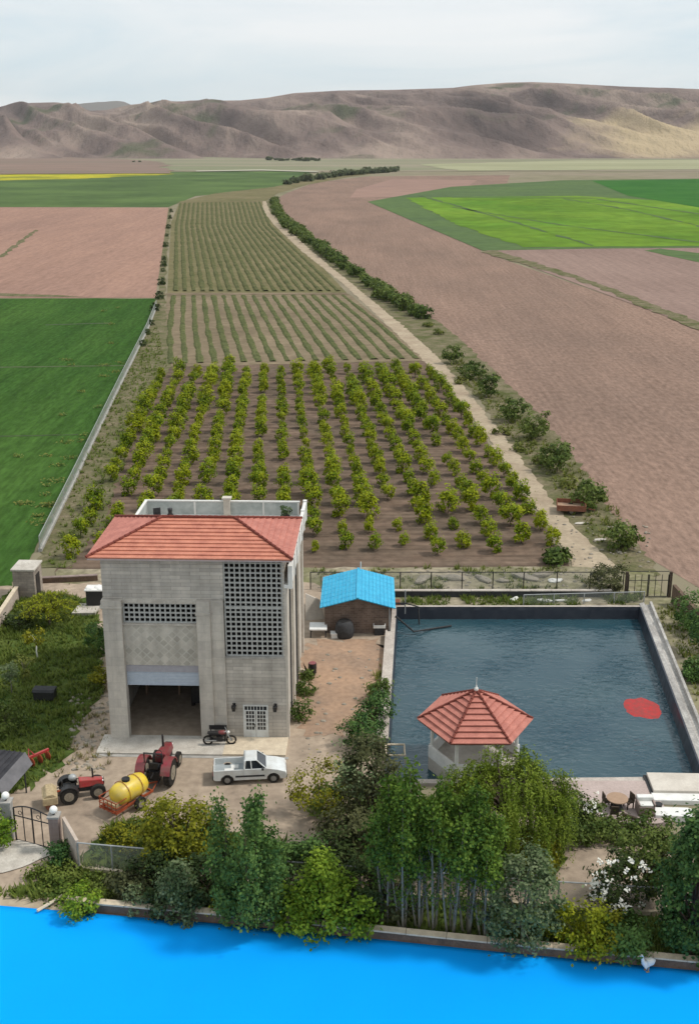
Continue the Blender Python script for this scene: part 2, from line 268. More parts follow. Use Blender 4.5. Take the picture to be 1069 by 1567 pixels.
# ------------------------------------------------------------------ mesh building
class MB:
    def __init__(s): s.v = []; s.f = []
    def add(s, vs, fs):
        o = len(s.v); s.v += [tuple(p) for p in vs]; s.f += [tuple(i + o for i in f) for f in fs]
    def box(s, x0, x1, y0, y1, z0, z1, m=None):
        vs = [Vector(p) for p in ((x0, y0, z0), (x1, y0, z0), (x1, y1, z0), (x0, y1, z0), (x0, y0, z1), (x1, y0, z1), (x1, y1, z1), (x0, y1, z1))]
        if m: vs = [m @ p for p in vs]
        s.add(vs, [(3, 2, 1, 0), (4, 5, 6, 7), (0, 1, 5, 4), (1, 2, 6, 5), (2, 3, 7, 6), (3, 0, 4, 7)])
    def frust(s, lo, hi):   # two quads of four points
        s.add(list(lo) + list(hi), [(3, 2, 1, 0), (4, 5, 6, 7), (0, 1, 5, 4), (1, 2, 6, 5), (2, 3, 7, 6), (3, 0, 4, 7)])
    def tube(s, pts, rad, n=8, cap=True):
        pts = [Vector(p) for p in pts]
        if not hasattr(rad, '__len__'): rad = [rad] * len(pts)
        rings = []
        for i, p in enumerate(pts):
            d = (pts[min(i + 1, len(pts) - 1)] - pts[max(i - 1, 0)]).normalized()
            u = d.cross(Vector((0, 0, 1)) if abs(d.z) < .95 else Vector((1, 0, 0))).normalized(); w = d.cross(u)
            rings.append([p + (u * math.cos(2 * math.pi * k / n) + w * math.sin(2 * math.pi * k / n)) * rad[i] for k in range(n)])
        vs = [q for r in rings for q in r]; fs = []
        for i in range(len(pts) - 1):
            for k in range(n):
                a, b = i * n + k, i * n + (k + 1) % n; fs.append((a, a + n, b + n, b))
        if cap: fs += [tuple(range(n)), tuple(reversed(range(len(vs) - n, len(vs))))]
        s.add(vs, fs)
    def cyl(s, p0, p1, r, n=16): s.tube([p0, p1], r, n)
    def prism(s, poly, axis_lo, axis_hi, plane='xz'):
        n = len(poly)
        mk = (lambda a, b, t: (a, t, b)) if plane == 'xz' else ((lambda a, b, t: (t, a, b)) if plane == 'yz' else (lambda a, b, t: (a, b, t)))
        vs = [mk(a, b, axis_lo) for a, b in poly] + [mk(a, b, axis_hi) for a, b in poly]
        s.add(vs, [tuple(reversed(range(n))), tuple(range(n, 2 * n))] + [(i, (i + 1) % n, (i + 1) % n + n, i + n) for i in range(n)])
    def ell(s, c, r, nu=20, nv=12, half=False):
        vs = []; fs = []
        for j in range(nv + 1):
            t = math.pi * (j / nv) * (.5 if half else 1)
            for i in range(nu):
                p = 2 * math.pi * i / nu; vs.append((c[0] + r[0] * math.sin(t) * math.cos(p), c[1] + r[1] * math.sin(t) * math.sin(p), c[2] + r[2] * math.cos(t)))
        for j in range(nv):
            for i in range(nu):
                a = j * nu + i; b = j * nu + (i + 1) % nu; fs.append((a, a + nu, b + nu, b))
        s.add(vs, fs)
    def leaf(s, p, nrm, size, asp=.7, spin=None):
        n = nrm.normalized(); u = n.cross(Vector((rng.gauss(0, 1), rng.gauss(0, 1), rng.gauss(0, 1))))
        if u.length < 1e-4: u = n.orthogonal()
        u.normalize(); w = n.cross(u)
        a = size; b = size * asp
        s.add([p - u * a, p + w * b * .9 + u * a * .1, p + u * a, p - w * b + u * a * .15], [(0, 1, 2, 3)])
    def build(s, name, mat, parent=None, smooth=False, bevel=0, solid=True):
        me = bpy.data.meshes.new(name); me.from_pydata(s.v, [], s.f); me.update()
        if bevel or solid == 'normals':
            bm = bmesh.new(); bm.from_mesh(me); bmesh.ops.recalc_face_normals(bm, faces=bm.faces); bm.to_mesh(me); bm.free()
        if smooth:
            for p in me.polygons: p.use_smooth = True
        me.materials.append(M[mat] if isinstance(mat, str) else mat)
        o = bpy.data.objects.new(name, me); col.objects.link(o)
        if parent: o.parent = parent
        if bevel:
            b = o.modifiers.new('bevel', 'BEVEL'); b.width = bevel; b.segments = 2; b.limit_method = 'ANGLE'
        return o
def tag(o, label=None, cat=None, group=None, kind=None):
    if label: o['label'] = label
    if cat: o['category'] = cat
    if group: o['group'] = group
    if kind: o['kind'] = kind
    return o
def empty(name, loc, rz=0, label=None, cat=None, group=None):
    o = bpy.data.objects.new(name, None); col.objects.link(o); o.location = loc; o.rotation_euler = (0, 0, rz); o.empty_display_size = .3
    return tag(o, label, cat, group)
def copy_tree(o, loc, rz=0, sc=1.0, label=None):
    c = o.copy(); col.objects.link(c); c.location = loc; c.rotation_euler = (0, 0, rz); c.scale = (sc, sc, sc) if not hasattr(sc, '__len__') else sc
    if label: c['label'] = label
    for ch in o.children:
        k = ch.copy(); col.objects.link(k); k.parent = c
        for g in ch.children:
            q = g.copy(); col.objects.link(q); q.parent = k
    return c
def wheel(parent, x, y, r, w, rim='rim', name='wheel'):
    t = MB(); t.tube([(x, y - w / 2, r), (x, y - w * .42, r), (x, y + w * .42, r), (x, y + w / 2, r)], [r * .9, r, r, r * .9], 24)
    o = t.build(name, 'rubber', parent)
    q = MB(); q.cyl((x, y - w / 2 - .012, r), (x, y + w / 2 + .012, r), r * .55, 18)
    q.cyl((x, y - w / 2 - .03, r), (x, y + w / 2 + .03, r), r * .18, 10); q.build('rim', rim, o)
    return o

# ------------------------------------------------------------------ ground sheets
layer = [0]
def sheet(name, pts, mat, z=None, step=None, jit=0.0, px=True, kind='structure'):
    layer[0] += 1
    P = [G(*p) if px else Vector((p[0], p[1], 0)) for p in pts]
    out = []
    for i, a in enumerate(P):
        b = P[(i + 1) % len(P)]; d = (b - a).length
        st = step or max(1.0, d / 40); n = max(1, int(d / st))
        for k in range(n):
            q = a.lerp(b, k / n)
            if jit and k: q = q + Vector((noise.noise(q * .9 / max(jit, .3)) * jit * 2, noise.noise(q * .9 / max(jit, .3) + Vector((9, 5, 3))) * jit * 2, 0))
            out.append(q)
    zz = z if z is not None else .008 * layer[0]
    mb = MB(); mb.v = [(p.x, p.y, zz) for p in out]; mb.f = [tuple(range(len(out)))]
    o = mb.build(name, mat); o.data.update()
    if o.data.polygons[0].normal.z < 0: o.data.flip_normals()
    return tag(o, kind=kind)

PQ = [Vector(p) for p in ((2.35, 64.2, 0), (22.55, 64.6, 0), (25.2, 91.9, 0), (4.1, 91.9, 0))]   # pool basin, anticlockwise
def build_ground():
    B = 15000
    outer = [(-B, -200), (B, -200), (B, B), (-B, B)]
    mb = MB(); mb.v = [(x, y, 0) for x, y in outer] + [tuple(p) for p in PQ]
    mb.f = [(0, 1, 5, 4), (1, 2, 6, 5), (2, 3, 7, 6), (3, 0, 4, 7)]
    tag(mb.build('ground', 'ground'), kind='structure')
build_ground()
# far plain
sheet('far_plain', [(-400, 262), (1500, 262), (1500, 236), (-400, 236)], 'plain', z=.3)
sheet('pale_plain', [(700, 262), (1300, 258), (1300, 244), (880, 246), (640, 252)], 'plain_p', z=.6, jit=14, step=40)
sheet('brown_plain', [(-300, 268), (260, 266), (250, 248), (120, 240), (-300, 240)], 'plain_b', z=.6, jit=12, step=40)
sheet('pale_track', [(-100, 241), (100, 240), (104, 238.4), (-100, 237)], 'pale_track', z=.9)
sheet('pale_track', [(300, 263.5), (400, 261.8), (485, 264.5), (488, 263), (400, 260.2), (300, 262)], 'pale_track', z=.9)
# left side
sheet('green_field', [(-500, 317), (258, 317), (300, 300), (420, 290), (480, 270), (470, 262), (270, 263), (-500, 290)], 'green_f', z=.10)
sheet('rapeseed_field', [(-300, 283), (120, 274), (262, 267), (262, 262.5), (60, 266), (-300, 275)], 'rape', z=.16, jit=6, step=12)
sheet('ploughed_field', [(-500, 456), (238, 456), (258, 318), (-500, 316)], 'plough_l', z=.06)
sheet('field_track', [(-10, 398), (52, 353), (56, 351), (59, 353), (-10, 404)], 'verge', z=.09, jit=.8, step=4)
sheet('field_track', [(-10, 449), (90, 452), (130, 455), (70, 455), (-10, 453)], 'verge', z=.09, jit=.5, step=4)
sheet('wheat_field', [(-500, 1000), (-60, 1000), (30, 880), (60, 828), (110, 735), (180, 590), (222, 505), (240, 457), (-500, 457)], 'wheat_l', z=.05, jit=.3)
for yy, x0, x1, w in ((497, 70, 170, 1.2), (562, -20, 196, 1.6), (668, -20, 120, 1.5)):
    sheet('wheat_furrow', [(x0, yy), (x1, yy - 3), (x1, yy - 3 + w), (x0, yy + w)], 'leaf_dark', z=.07, jit=.2)
# grass border between wheat and orchard
sheet('grass_border', [(52, 870), (100, 870), (160, 800), (215, 640), (262, 560), (252, 450), (262, 318), (256, 318), (240, 457), (222, 508), (180, 592), (110, 738)], 'verge', z=.055, jit=.5)
# orchard and rows beyond
sheet('orchard_soil', [(85, 880), (880, 880), (790, 740), (655, 552), (242, 562), (180, 700)], 'orchard_soil', z=.03, jit=.3)
sheet('vineyard_soil', [(242, 562), (655, 552), (534, 450), (256, 450)], 'vine_soil', z=.045)
sheet('vineyard_soil', [(256, 449), (530, 448), (470, 385), (425, 340), (404, 308), (380, 306), (275, 309), (262, 340)], 'vine_soil2', z=.055)
sheet('field_border', [(250, 452), (534, 451), (530, 448.5), (256, 448.5)], 'vine_soil', z=.11, jit=.3)
sheet('far_green', [(270, 310), (330, 296), (420, 286), (480, 272), (600, 258), (606, 261), (540, 270), (470, 283), (425, 296), (406, 308)], 'vine_soil2', z=.13)
# right side
sheet('ploughed_field', [(425, 345), (410, 310), (440, 295), (480, 280), (560, 270), (780, 268), (735, 385), (1500, 650), (1500, 1100), (1069, 900), (985, 850), (900, 740), (800, 640), (700, 530), (600, 450), (500, 380)], 'plough_r', z=.02)
sheet('ploughed_field', [(735, 381), (1500, 376), (1500, 660), (1069, 503)], 'plough_r2', z=.10)
sheet('pale_plain', [(535, 303), (690, 300), (730, 276), (600, 274), (545, 290)], 'plough_f', z=.12)
sheet('green_field', [(562, 309), (690, 286), (860, 276), (1500, 268), (1500, 376), (900, 381), (738, 384)], 'green_d', z=.14)
sheet('green_field', [(620, 303), (700, 302), (880, 300), (1500, 335), (1500, 374), (1069, 377), (800, 379), (700, 345)], 'green_b', z=.2, jit=1.5, step=8)
sheet('green_field', [(905, 277), (1500, 268), (1500, 340), (1069, 318), (960, 300)], 'green_k', z=.24)
for a in (((690, 318), (860, 346), (1069, 372)), ((640, 300), (740, 328), (905, 377)), ((860, 305), (960, 322), (1080, 350)), ((690, 303), (900, 304), (1080, 330))):
    sheet('field_bank', [(x, y) for x, y in a] + [(x + 3, y - .7) for x, y in reversed(a)], 'green_d', z=.28, jit=1.6, step=9)
sheet('field_verge', [(735, 386), (880, 428), (1069, 506), (1300, 610), (1300, 598), (1069, 494), (890, 425), (760, 384)], 'verge', z=.15, jit=.9, step=3)
sheet('field_verge', [(985, 384), (1069, 402), (1200, 425), (1200, 415), (1069, 388), (1010, 381)], 'green_d', z=.16, jit=.9, step=4)
# path and its verge
sheet('path_verge', [(405, 308), (430, 345), (475, 385), (535, 435), (640, 520), (740, 620), (800, 720), (870, 830), (900, 880), (1010, 880), (970, 830), (905, 735), (830, 640), (700, 515), (600, 445), (490, 370), (440, 335), (416, 305)], 'verge', z=.035, jit=.5)
sheet('dirt_path', [(402, 308), (402, 322), (420, 345), (462, 385), (524, 434), (600, 505), (640, 545), (700, 610), (770, 705), (830, 790), (868, 850), (880, 885), (955, 885), (925, 850), (870, 800), (825, 740), (772, 670), (725, 612), (668, 545), (612, 495), (540, 436), (475, 383), (432, 343), (412, 322), (407, 308)], 'path', z=.06, jit=.35)
# yard
sheet('strip_ground', [(85, 900), (480, 900), (610, 935), (985, 925), (1040, 960), (1000, 878), (880, 868), (90, 872)], 'strip_soil', z=.07, jit=.3)
sheet('yard_ground', [(90, 1440), (-30, 1400), (-30, 900), (85, 893), (480, 893), (603, 940), (590, 1135), (585, 1220), (610, 1245), (880, 1260), (1200, 1300), (1200, 1480)], 'yard', z=.08, jit=.3)
sheet('alley_soil', [(470, 985), (590, 975), (588, 1040), (560, 1080), (545, 1120), (470, 1130), (455, 1080)], 'alley', z=.095, jit=.6, step=.5)
sheet('lawn', [(-60, 1240), (55, 1205), (95, 1165), (130, 1100), (160, 1060), (152, 945), (120, 915), (20, 905), (-60, 960)], 'lawn', z=.10, jit=.6, step=.5)
sheet('garden_bed', [(215, 1330), (130, 1330), (140, 1300), (175, 1262), (235, 1255), (330, 1275), (505, 1300), (560, 1200), (610, 1215), (870, 1290), (850, 1340), (640, 1345), (400, 1340)], 'lawn', z=.11, jit=.5, step=.6)
sheet('garden_bed', [(-30, 1375), (60, 1350), (110, 1305), (150, 1330), (330, 1350), (850, 1390), (1200, 1430), (1200, 1500), (740, 1450), (330, 1408), (120, 1384)], 'lawn', z=.125, jit=.3, step=.6)
sheet('sandy_verge', [(-30, 1387), (130, 1400), (130, 1385), (60, 1378), (-30, 1362)], 'path', z=.135, jit=.2, step=.4)
sheet('paving', [(-40, 1348), (35, 1330), (88, 1306), (30, 1288), (-40, 1305)], 'pale_concrete', z=.14, jit=.1, step=.5)
sheet('right_verge', [(985, 930), (1035, 910), (1300, 930), (1300, 1200), (1090, 1180)], 'strip_soil', z=.09, jit=.3)
# blue sheet laid along the front
tp = [G(-60, 1384), G(350, 1418), G(740, 1455), G(1130, 1494)]
n = 90; mt = 14
mb = MB()
for i in range(n + 1):
    t = i / n * 3; k = min(2, int(t)); a = tp[k].lerp(tp[k + 1], t - k)
    for j in range(mt + 1):
        y = a.y + (33 - a.y) * (j / mt) ** 1.3
        x = a.x * (1 - .0 * j / mt) + (a.x) * .06 * (-(j / mt))
        mb.v.append((x, y, .17 + .012 * noise.noise(Vector((x * .35, y * .5, 0))) + .008 * noise.noise(Vector((x * 1.3, y * 1.1, 4))) - (.03 if j == 0 else 0)))
for i in range(n):
    for j in range(mt):
        a = i * (mt + 1) + j; mb.f.append((a + 1, a + mt + 2, a + mt + 1, a))
tarp = mb.build('blue_tarpaulin', 'tarp', smooth=True)
so = tarp.modifiers.new('thickness', 'SOLIDIFY'); so.thickness = .02; so.offset = -1
tag(tarp, 'bright blue sheet spread flat on the ground in front of the low wall', 'tarpaulin')

# ------------------------------------------------------------------ hills
def interp(tab, x):
    if x <= tab[0][0]: return tab[0][1]
    for (a, b), (c, d) in zip(tab, tab[1:]):
        if x <= c: return b + (d - b) * (x - a) / (c - a)
    return tab[-1][1]
SKY = [(-900, 172), (-300, 168), (0, 165), (50, 157), (90, 156), (115, 160), (140, 169), (165, 168), (200, 160), (250, 155), (370, 153), (410, 149), (450, 142), (520, 138), (600, 137), (690, 134), (720, 130), (770, 126), (810, 125), (860, 127), (950, 132), (1069, 136), (1400, 140), (2000, 160)]
def hills():
    nx, ny = 700, 170; X0, X1 = -2600, 3000; Y0, YR = 2650, 4300
    mb = MB()
    for j in range(ny + 1):
        t = j / ny * 1.25
        for i in range(nx + 1):
            u = i / nx; px = -700 + 2400 * u
            Y = Y0 + (YR - Y0) * t
            d = ray(px, 200); X = d[0] / d[1] * Y
            Zr = at(px, interp(SKY, px), YR).z
            base = 3 + 18 * noise.noise(Vector((X / 900, 1.3, 0)))
            tt = min(1, t)
            prof = (tt ** 1.35) if t <= 1 else 1 - (t - 1) * 2
            # spurs and gullies running down towards the left
            q = Vector((X * .0042 + Y * .0021, Y * .0009, 0))
            rid = 1 - abs(noise.noise(q)) * 2; rid2 = 1 - abs(noise.noise(q * 2.7 + Vector((5, 2, 1)))) * 2
            f = (1 - abs(noise.noise(Vector((X * .02 + Y * .008, Y * .004, 2)))) * 2) * 1.6 - .6
            amp = math.sin(math.pi * min(1, max(0, t))) if t < 1 else 0
            z = Zr * prof + amp * (84 * rid + 30 * rid2 + 5 * f - 44)
            if t < .08: z = z * t / .08
            mb.v.append((X, Y, z - 1))
    for j in range(ny):
        for i in range(nx):
            a = j * (nx + 1) + i; mb.f.append((a, a + 1, a + nx + 2, a + nx + 1))
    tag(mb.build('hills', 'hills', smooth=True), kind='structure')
    mb = MB()
    for i in range(61):
        px = -200 + 600 * i / 60
        yy = interp([(-200, 168), (60, 166), (120, 159), (150, 156), (185, 154), (200, 160), (400, 170)], px) + noise.noise(Vector((i * .6, 0, 0))) * .8
        p = at(px, yy, 7600); b = at(px, 300, 6800)
        mb.v += [(p.x, 7600, p.z), (p.x * .9, 6800, -1), (p.x * 1.1, 8500, -1)]
    for i in range(60):
        a = i * 3; mb.f += [(a, a + 1, a + 4, a + 3), (a + 2, a, a + 3, a + 5)]
    tag(mb.build('distant_hills', 'far_mtn', smooth=True), kind='structure')
hills()

# ------------------------------------------------------------------ foliage
LK = 1.0; LS = 1.0
def rdir():
    while True:
        v = Vector((rng.uniform(-1, 1), rng.uniform(-1, 1), rng.uniform(-1, 1)))
        if .05 < v.length < 1: return v.normalized()
def crown_mb(c, r, clumps, per, cr, leaf, shape='ell', up=.6, asp=.7, mb=None):
    """leaf clumps through an envelope; returns builder and clump centres"""
    mb = mb or MB(); cs = []
    c = Vector(c)
    for _ in range(clumps):
        d = rdir(); k = rng.uniform(.35, 1) ** .55
        if shape == 'ell': p = Vector((d.x * r[0] * k, d.y * r[1] * k, d.z * r[2] * k))
        else:
            h = rng.random(); a = rng.uniform(0, 2 * math.pi)
            wid = {'cone': (1 - h) ** .8 * .95 + .08, 'column': math.sin(math.pi * (h * .82 + .14)) ** .55, 'vase': .35 + .65 * math.sin(math.pi * min(1, h * .95 + .05) ** .8) ** .8}[shape]
            q = rng.uniform(.3, 1) ** .5
            p = Vector((math.cos(a) * r[0] * wid * q, math.sin(a) * r[1] * wid * q, (h * 2 - 1) * r[2]))
        cs.append(c + p); rad = cr * rng.uniform(.6, 1.25)
        out = Vector((p.x / r[0], p.y / r[1], p.z / r[2]))
        for _ in range(int(per * LK)):
            o = Vector((rng.gauss(0, .5), rng.gauss(0, .5), rng.gauss(0, .42))) * rad
            nrm = out * .8 + Vector((0, 0, up)) + rdir() * .9 + o * (.5 / max(rad, .05))
            if nrm.length < .05: nrm = Vector((0, 0, 1))
            q = c + p + o
            if q.z > .08: mb.leaf(q, nrm, leaf * LS * rng.uniform(.6, 1.3), asp)
    return mb, cs
def limbs_mb(base, fork, cs, r0, n=9, wob=.12):
    mb = MB(); base = Vector(base); fork = Vector(fork)
    mid = base.lerp(fork, .5) + Vector((rng.uniform(-wob, wob), rng.uniform(-wob, wob), 0))
    mb.tube([base, mid, fork], [r0, r0 * .8, r0 * .62], 8)
    for p in rng.sample(cs, min(n, len(cs))):
        m1 = fork.lerp(p, .5) + Vector((rng.uniform(-wob, wob), rng.uniform(-wob, wob), .1 * (p - fork).length))
        mb.tube([fork - Vector((0, 0, .05)), m1, p], [r0 * .5, r0 * .3, r0 * .08], 6)
    return mb
def tree(name, loc, label, cat, leafm, h, r, trunk_h, clumps, per, cr, leaf, shape='ell', bark='bark_dark', r0=.12, nl=9, group=None, rz=0, ry=None, up=.6, asp=.7):
    """h total height, r crown radius; crown from trunk_h to h"""
    e = empty(name, loc, rz, label, cat, group)
    rzv = (h - trunk_h) / 2
    c = (0, 0, trunk_h + rzv)
    mb, cs = crown_mb(c, (r, ry or r, rzv), clumps, per, cr, leaf, shape, up, asp)
    limbs_mb((0, 0, -.05), (0, 0, max(.15, trunk_h + rzv * .35)), cs, r0, nl).build('trunk', bark, e, smooth=True)
    mb.build('crown', leafm, e)
    return e

# --- orchard
def orchard():
    protos = []
    for v in range(5):
        e = tree('orchard_tree', (0, 0, 0), 'young leafy fruit tree standing in the orchard rows behind the house', 'tree', 'leaf_orchard',
                 rng.uniform(2.7, 3.2), rng.uniform(.95, 1.15), .15, 24, 40, .5, .15, 'ell' if v % 2 else 'column', r0=.05, nl=5, group='fruit trees in the orchard rows')
        protos.append(e)
    spots = []
    # rows run between the left and right edges of the orchard, in ground space
    L0, L1 = G(108, 858), G(252, 572); R0, R1 = G(850, 845), G(652, 566)
    nr = 16
    for i in range(nr + 1):
        u = i / nr
        a = L0.lerp(R0, u); b = L1.lerp(R1, u)
        ln = (b - a).length; t = rng.uniform(0, 3)
        while t < ln:
            p = a.lerp(b, t / ln); t += 5.0 * rng.uniform(.85, 1.15)
            if rng.random() < .07: continue
            q = (noise.noise(Vector((p.x * .06, p.y * .03, 0))))
            p = p + Vector((rng.uniform(-.15, .15), 0, 0))
            if p.y < 104 or (i == 0 and rng.random() < .1): continue
            spots.append((p, .92 + q * .35))
    # left edge near end: an extra short row along the fence
    spots.sort(key=lambda s: s[0].y)
    spots = spots[:310]; print('orchard', len(spots))
    for k, (p, sc) in enumerate(spots):
        s = max(.45, sc * rng.uniform(.66, 1.1))
        if p.y < 118 and rng.random() < .35: s *= .7
        pr = protos[k % 5]
        if k < 5: pr.location = p; pr.rotation_euler.z = rng.uniform(0, 6.28); pr.scale = (s, s, s)
        else: copy_tree(pr, p, rng.choice((0, math.pi)) + rng.uniform(-.4, .4), (s * rng.uniform(.84, 1.1), s * rng.uniform(.95, 1.2), s * rng.uniform(.9, 1.1)))
orchard()

# --- crop rows beyond the orchard
def polyline_at(pts, t):
    seg = [(b - a).length for a, b in zip(pts, pts[1:])]; tot = sum(seg); d = t * tot
    for s, a, b in zip(seg, pts, pts[1:]):
        if d <= s: return a.lerp(b, d / s)
        d -= s
    return pts[-1]
def crop_rows(le, ri, nrows, seglen, w, h, mat, label, group):
    le = [G(*p) for p in le]; ri = [G(*p) for p in ri]
    for i in range(nrows):
        u = (i + .5) / nrows; mb = MB(); N = int((le[-1] - le[0]).length / seglen); prev = None
        for k in range(N + 1):
            t = k / N; a = polyline_at(le, t).lerp(polyline_at(ri, t), u); b = polyline_at(le, min(1, t + .01)).lerp(polyline_at(ri, min(1, t + .01)), u)
            d = b - a
            if d.length < 1e-5: d = last
            last = d; s = Vector((d.y, -d.x, 0)).normalized()
            nz_ = noise.noise(Vector((a.x * .3, a.y * .08, 0))); ww = w * (1 + .5 * nz_) * rng.uniform(.85, 1.12); hh = h * (1 + .5 * nz_) * rng.uniform(.8, 1.15); off = s * rng.uniform(-.06, .06)
            mb.v += [tuple(a + s * ww + off), tuple(a + s * ww * .45 + off + Vector((0, 0, hh))), tuple(a - s * ww * .45 + off + Vector((0, 0, hh * .9))), tuple(a - s * ww + off)]
            if k:
                o = k * 4
                mb.f += [(o - 4, o - 3, o + 1, o), (o - 3, o - 2, o + 2, o + 1), (o - 2, o - 1, o + 3, o + 2)]
        tag(mb.build('crop_row', mat), label, 'crop row', group)
crop_rows([(250, 557), (250, 505), (258, 453)], [(648, 549), (590, 497), (532, 452)], 18, 1.0, .68, .24, 'crop_row_mid', 'low leafy crop row in the middle plot between the orchard and the cross track', 'crop rows in the middle plot')
crop_rows([(262, 446), (264, 400), (266, 345), (273, 311)], [(524, 446), (462, 388), (416, 345), (400, 309)], 19, 3.0, .78, .36, 'crop_row', 'low green crop row in the far plot beyond the cross track', 'crop rows in the far plot')

# --- hedge and shrubs by the path
def shrub(loc, label, leafm, h, r, n=26, per=34, leaf=.17, cr=.5, name='shrub', cat='shrub', group=None, shape='ell', th=.1, bark='bark_dark', r0=.05, up=.6, nl=6, ry=None):
    return tree(name, loc, label, cat, leafm, h, r, th, n, per, cr, leaf, shape, bark, r0, nl, group, up=up, ry=ry)
hp = [G(*p) for p in ((418, 310), (424, 328), (442, 350), (478, 376), (515, 402), (556, 430), (592, 456), (622, 472), (646, 490))]
hs = [shrub((0, 0, 0), 'dark green hedge shrub in the line beside the dirt path', 'leaf_shrub', 3.0, 2.1, 26, 26, .34, .8, name='hedge_shrub', group='hedge shrubs beside the path') for _ in range(3)]
cnt = 0; t = 0
tot = sum((b - a).length for a, b in zip(hp, hp[1:]))
while t < tot:
    p = polyline_at(hp, t / tot); far = p.y > 450
    s = rng.uniform(.7, 1.25) * (1.15 if far else 1.0)
    if 330 < p.y < 420 and rng.random() < .35: t += 5; continue
    q = p + Vector((rng.uniform(-1.2, 1.2), 0, 0))
    if cnt < 3: hs[cnt].location = q; hs[cnt].scale = (s, s, s)
    else: copy_tree(hs[cnt % 3], q, rng.uniform(0, 6), s)
    cnt += 1; t += rng.uniform(3.2, 5.2) if not far else rng.uniform(7, 11)
for px, py, h, r, lab in ((690, 556, 3.4, 1.9, 'rounded green bush beside the path, farthest of the separate bushes'),
                     (722, 580, 3.0, 2.3, 'wide low green bush beside the path, second from the hedge end'),
                     (750, 608, 3.6, 2.2, 'green bush by the path beside the ploughed field, just beyond the biggest one'),
                     (784, 645, 3.6, 2.1, 'bush with drooping edge touching the left of the largest path bush'),
                     (818, 672, 4.2, 2.4, 'largest spreading bush by the path, with a visible trunk'),
                     (852, 722, 3.6, 2.2, 'loose green bush between the largest path bush and the rusty trailer'),
                     (898, 777, 3.0, 1.9, 'round green bush right behind the rusty trailer'),
                     (951, 838, 2.7, 1.9, 'round green bush between the rusty trailer and the far gate'),
                     (850, 862, 1.3, 1.4, 'low dark green bush at the corner of the orchard by the path')):
    shrub(G(px, py), lab, 'leaf_shrub', h, r, 30, 40, .2, .55, name='bush', cat='bush', th=.5 if h > 3 else .1)
for k, (px, py) in enumerate(((670, 512), (655, 500), (705, 588), (768, 665), (800, 690), (826, 712), (868, 745))):
    shrub(G(px, py), 'low straggly weed clump on the verge between the path and the bushes', 'weeds', 1.0, 1.3, 10, 26, .2, .5, name='weed_clump', cat='weeds', group='weed clumps on the path verge')

# --- far trees
fs = [shrub((0, 0, 0), 'far dark tree in the line that ends at the edge of the plain', 'leaf_far', 6.5, 6, 18, 18, 1.5, 1.8, name='distant_tree', cat='tree', group='distant trees at the edge of the plain', r0=.3) for _ in range(2)]
fl = [(x, interp([(430, 285), (470, 277), (520, 270), (560, 266), (604, 262.5)], x) + rng.uniform(-.6, .6), 1.0) for x in [440, 452, 466, 476, 488, 500, 508, 517, 525, 533, 540, 547, 553, 559, 565, 571, 577, 583, 589, 594, 599, 603]]
fl += [(x, 246 + rng.uniform(-1, 1.2), 1.1) for x in (412, 422, 431, 440, 449, 458, 467, 477, 485)] + [(x, 248.5 + rng.uniform(-.8, .8), .45) for x in (205, 214)]
fl += [(x, 219 + rng.uniform(-.5, .5) + 22, 1.6) for x in (15, 30)]
for k, (x, y, s) in enumerate(fl):
    s *= rng.uniform(.6, 1.2)
    if k < 2: fs[k].location = G(x, y); fs[k].scale = (s, s, s)
    else: copy_tree(fs[k % 2], G(x, y), rng.uniform(0, 6), (s * 1.3, s, s))
for k in range(14):   # dark bushes in the boundary between wheat and ploughed land
    px, py = [(256, 335), (254, 350), (252, 362), (250, 378), (247, 398), (245, 416), (243, 436), (240, 458), (235, 476), (228, 498), (222, 512), (214, 530), (246, 408), (258, 325)][k]
    e = shrub(G(px + 4, py), 'small dark bush on the boundary at the left edge of the crop rows', 'leaf_dark', 1.8, 1.3, 10, 20, .25, .5, name='boundary_bush', cat='bush', group='dark bushes on the left boundary') if k == 0 else copy_tree(bb, G(px + 4, py), k, rng.uniform(.6, 1.2))
    if k == 0: bb = e
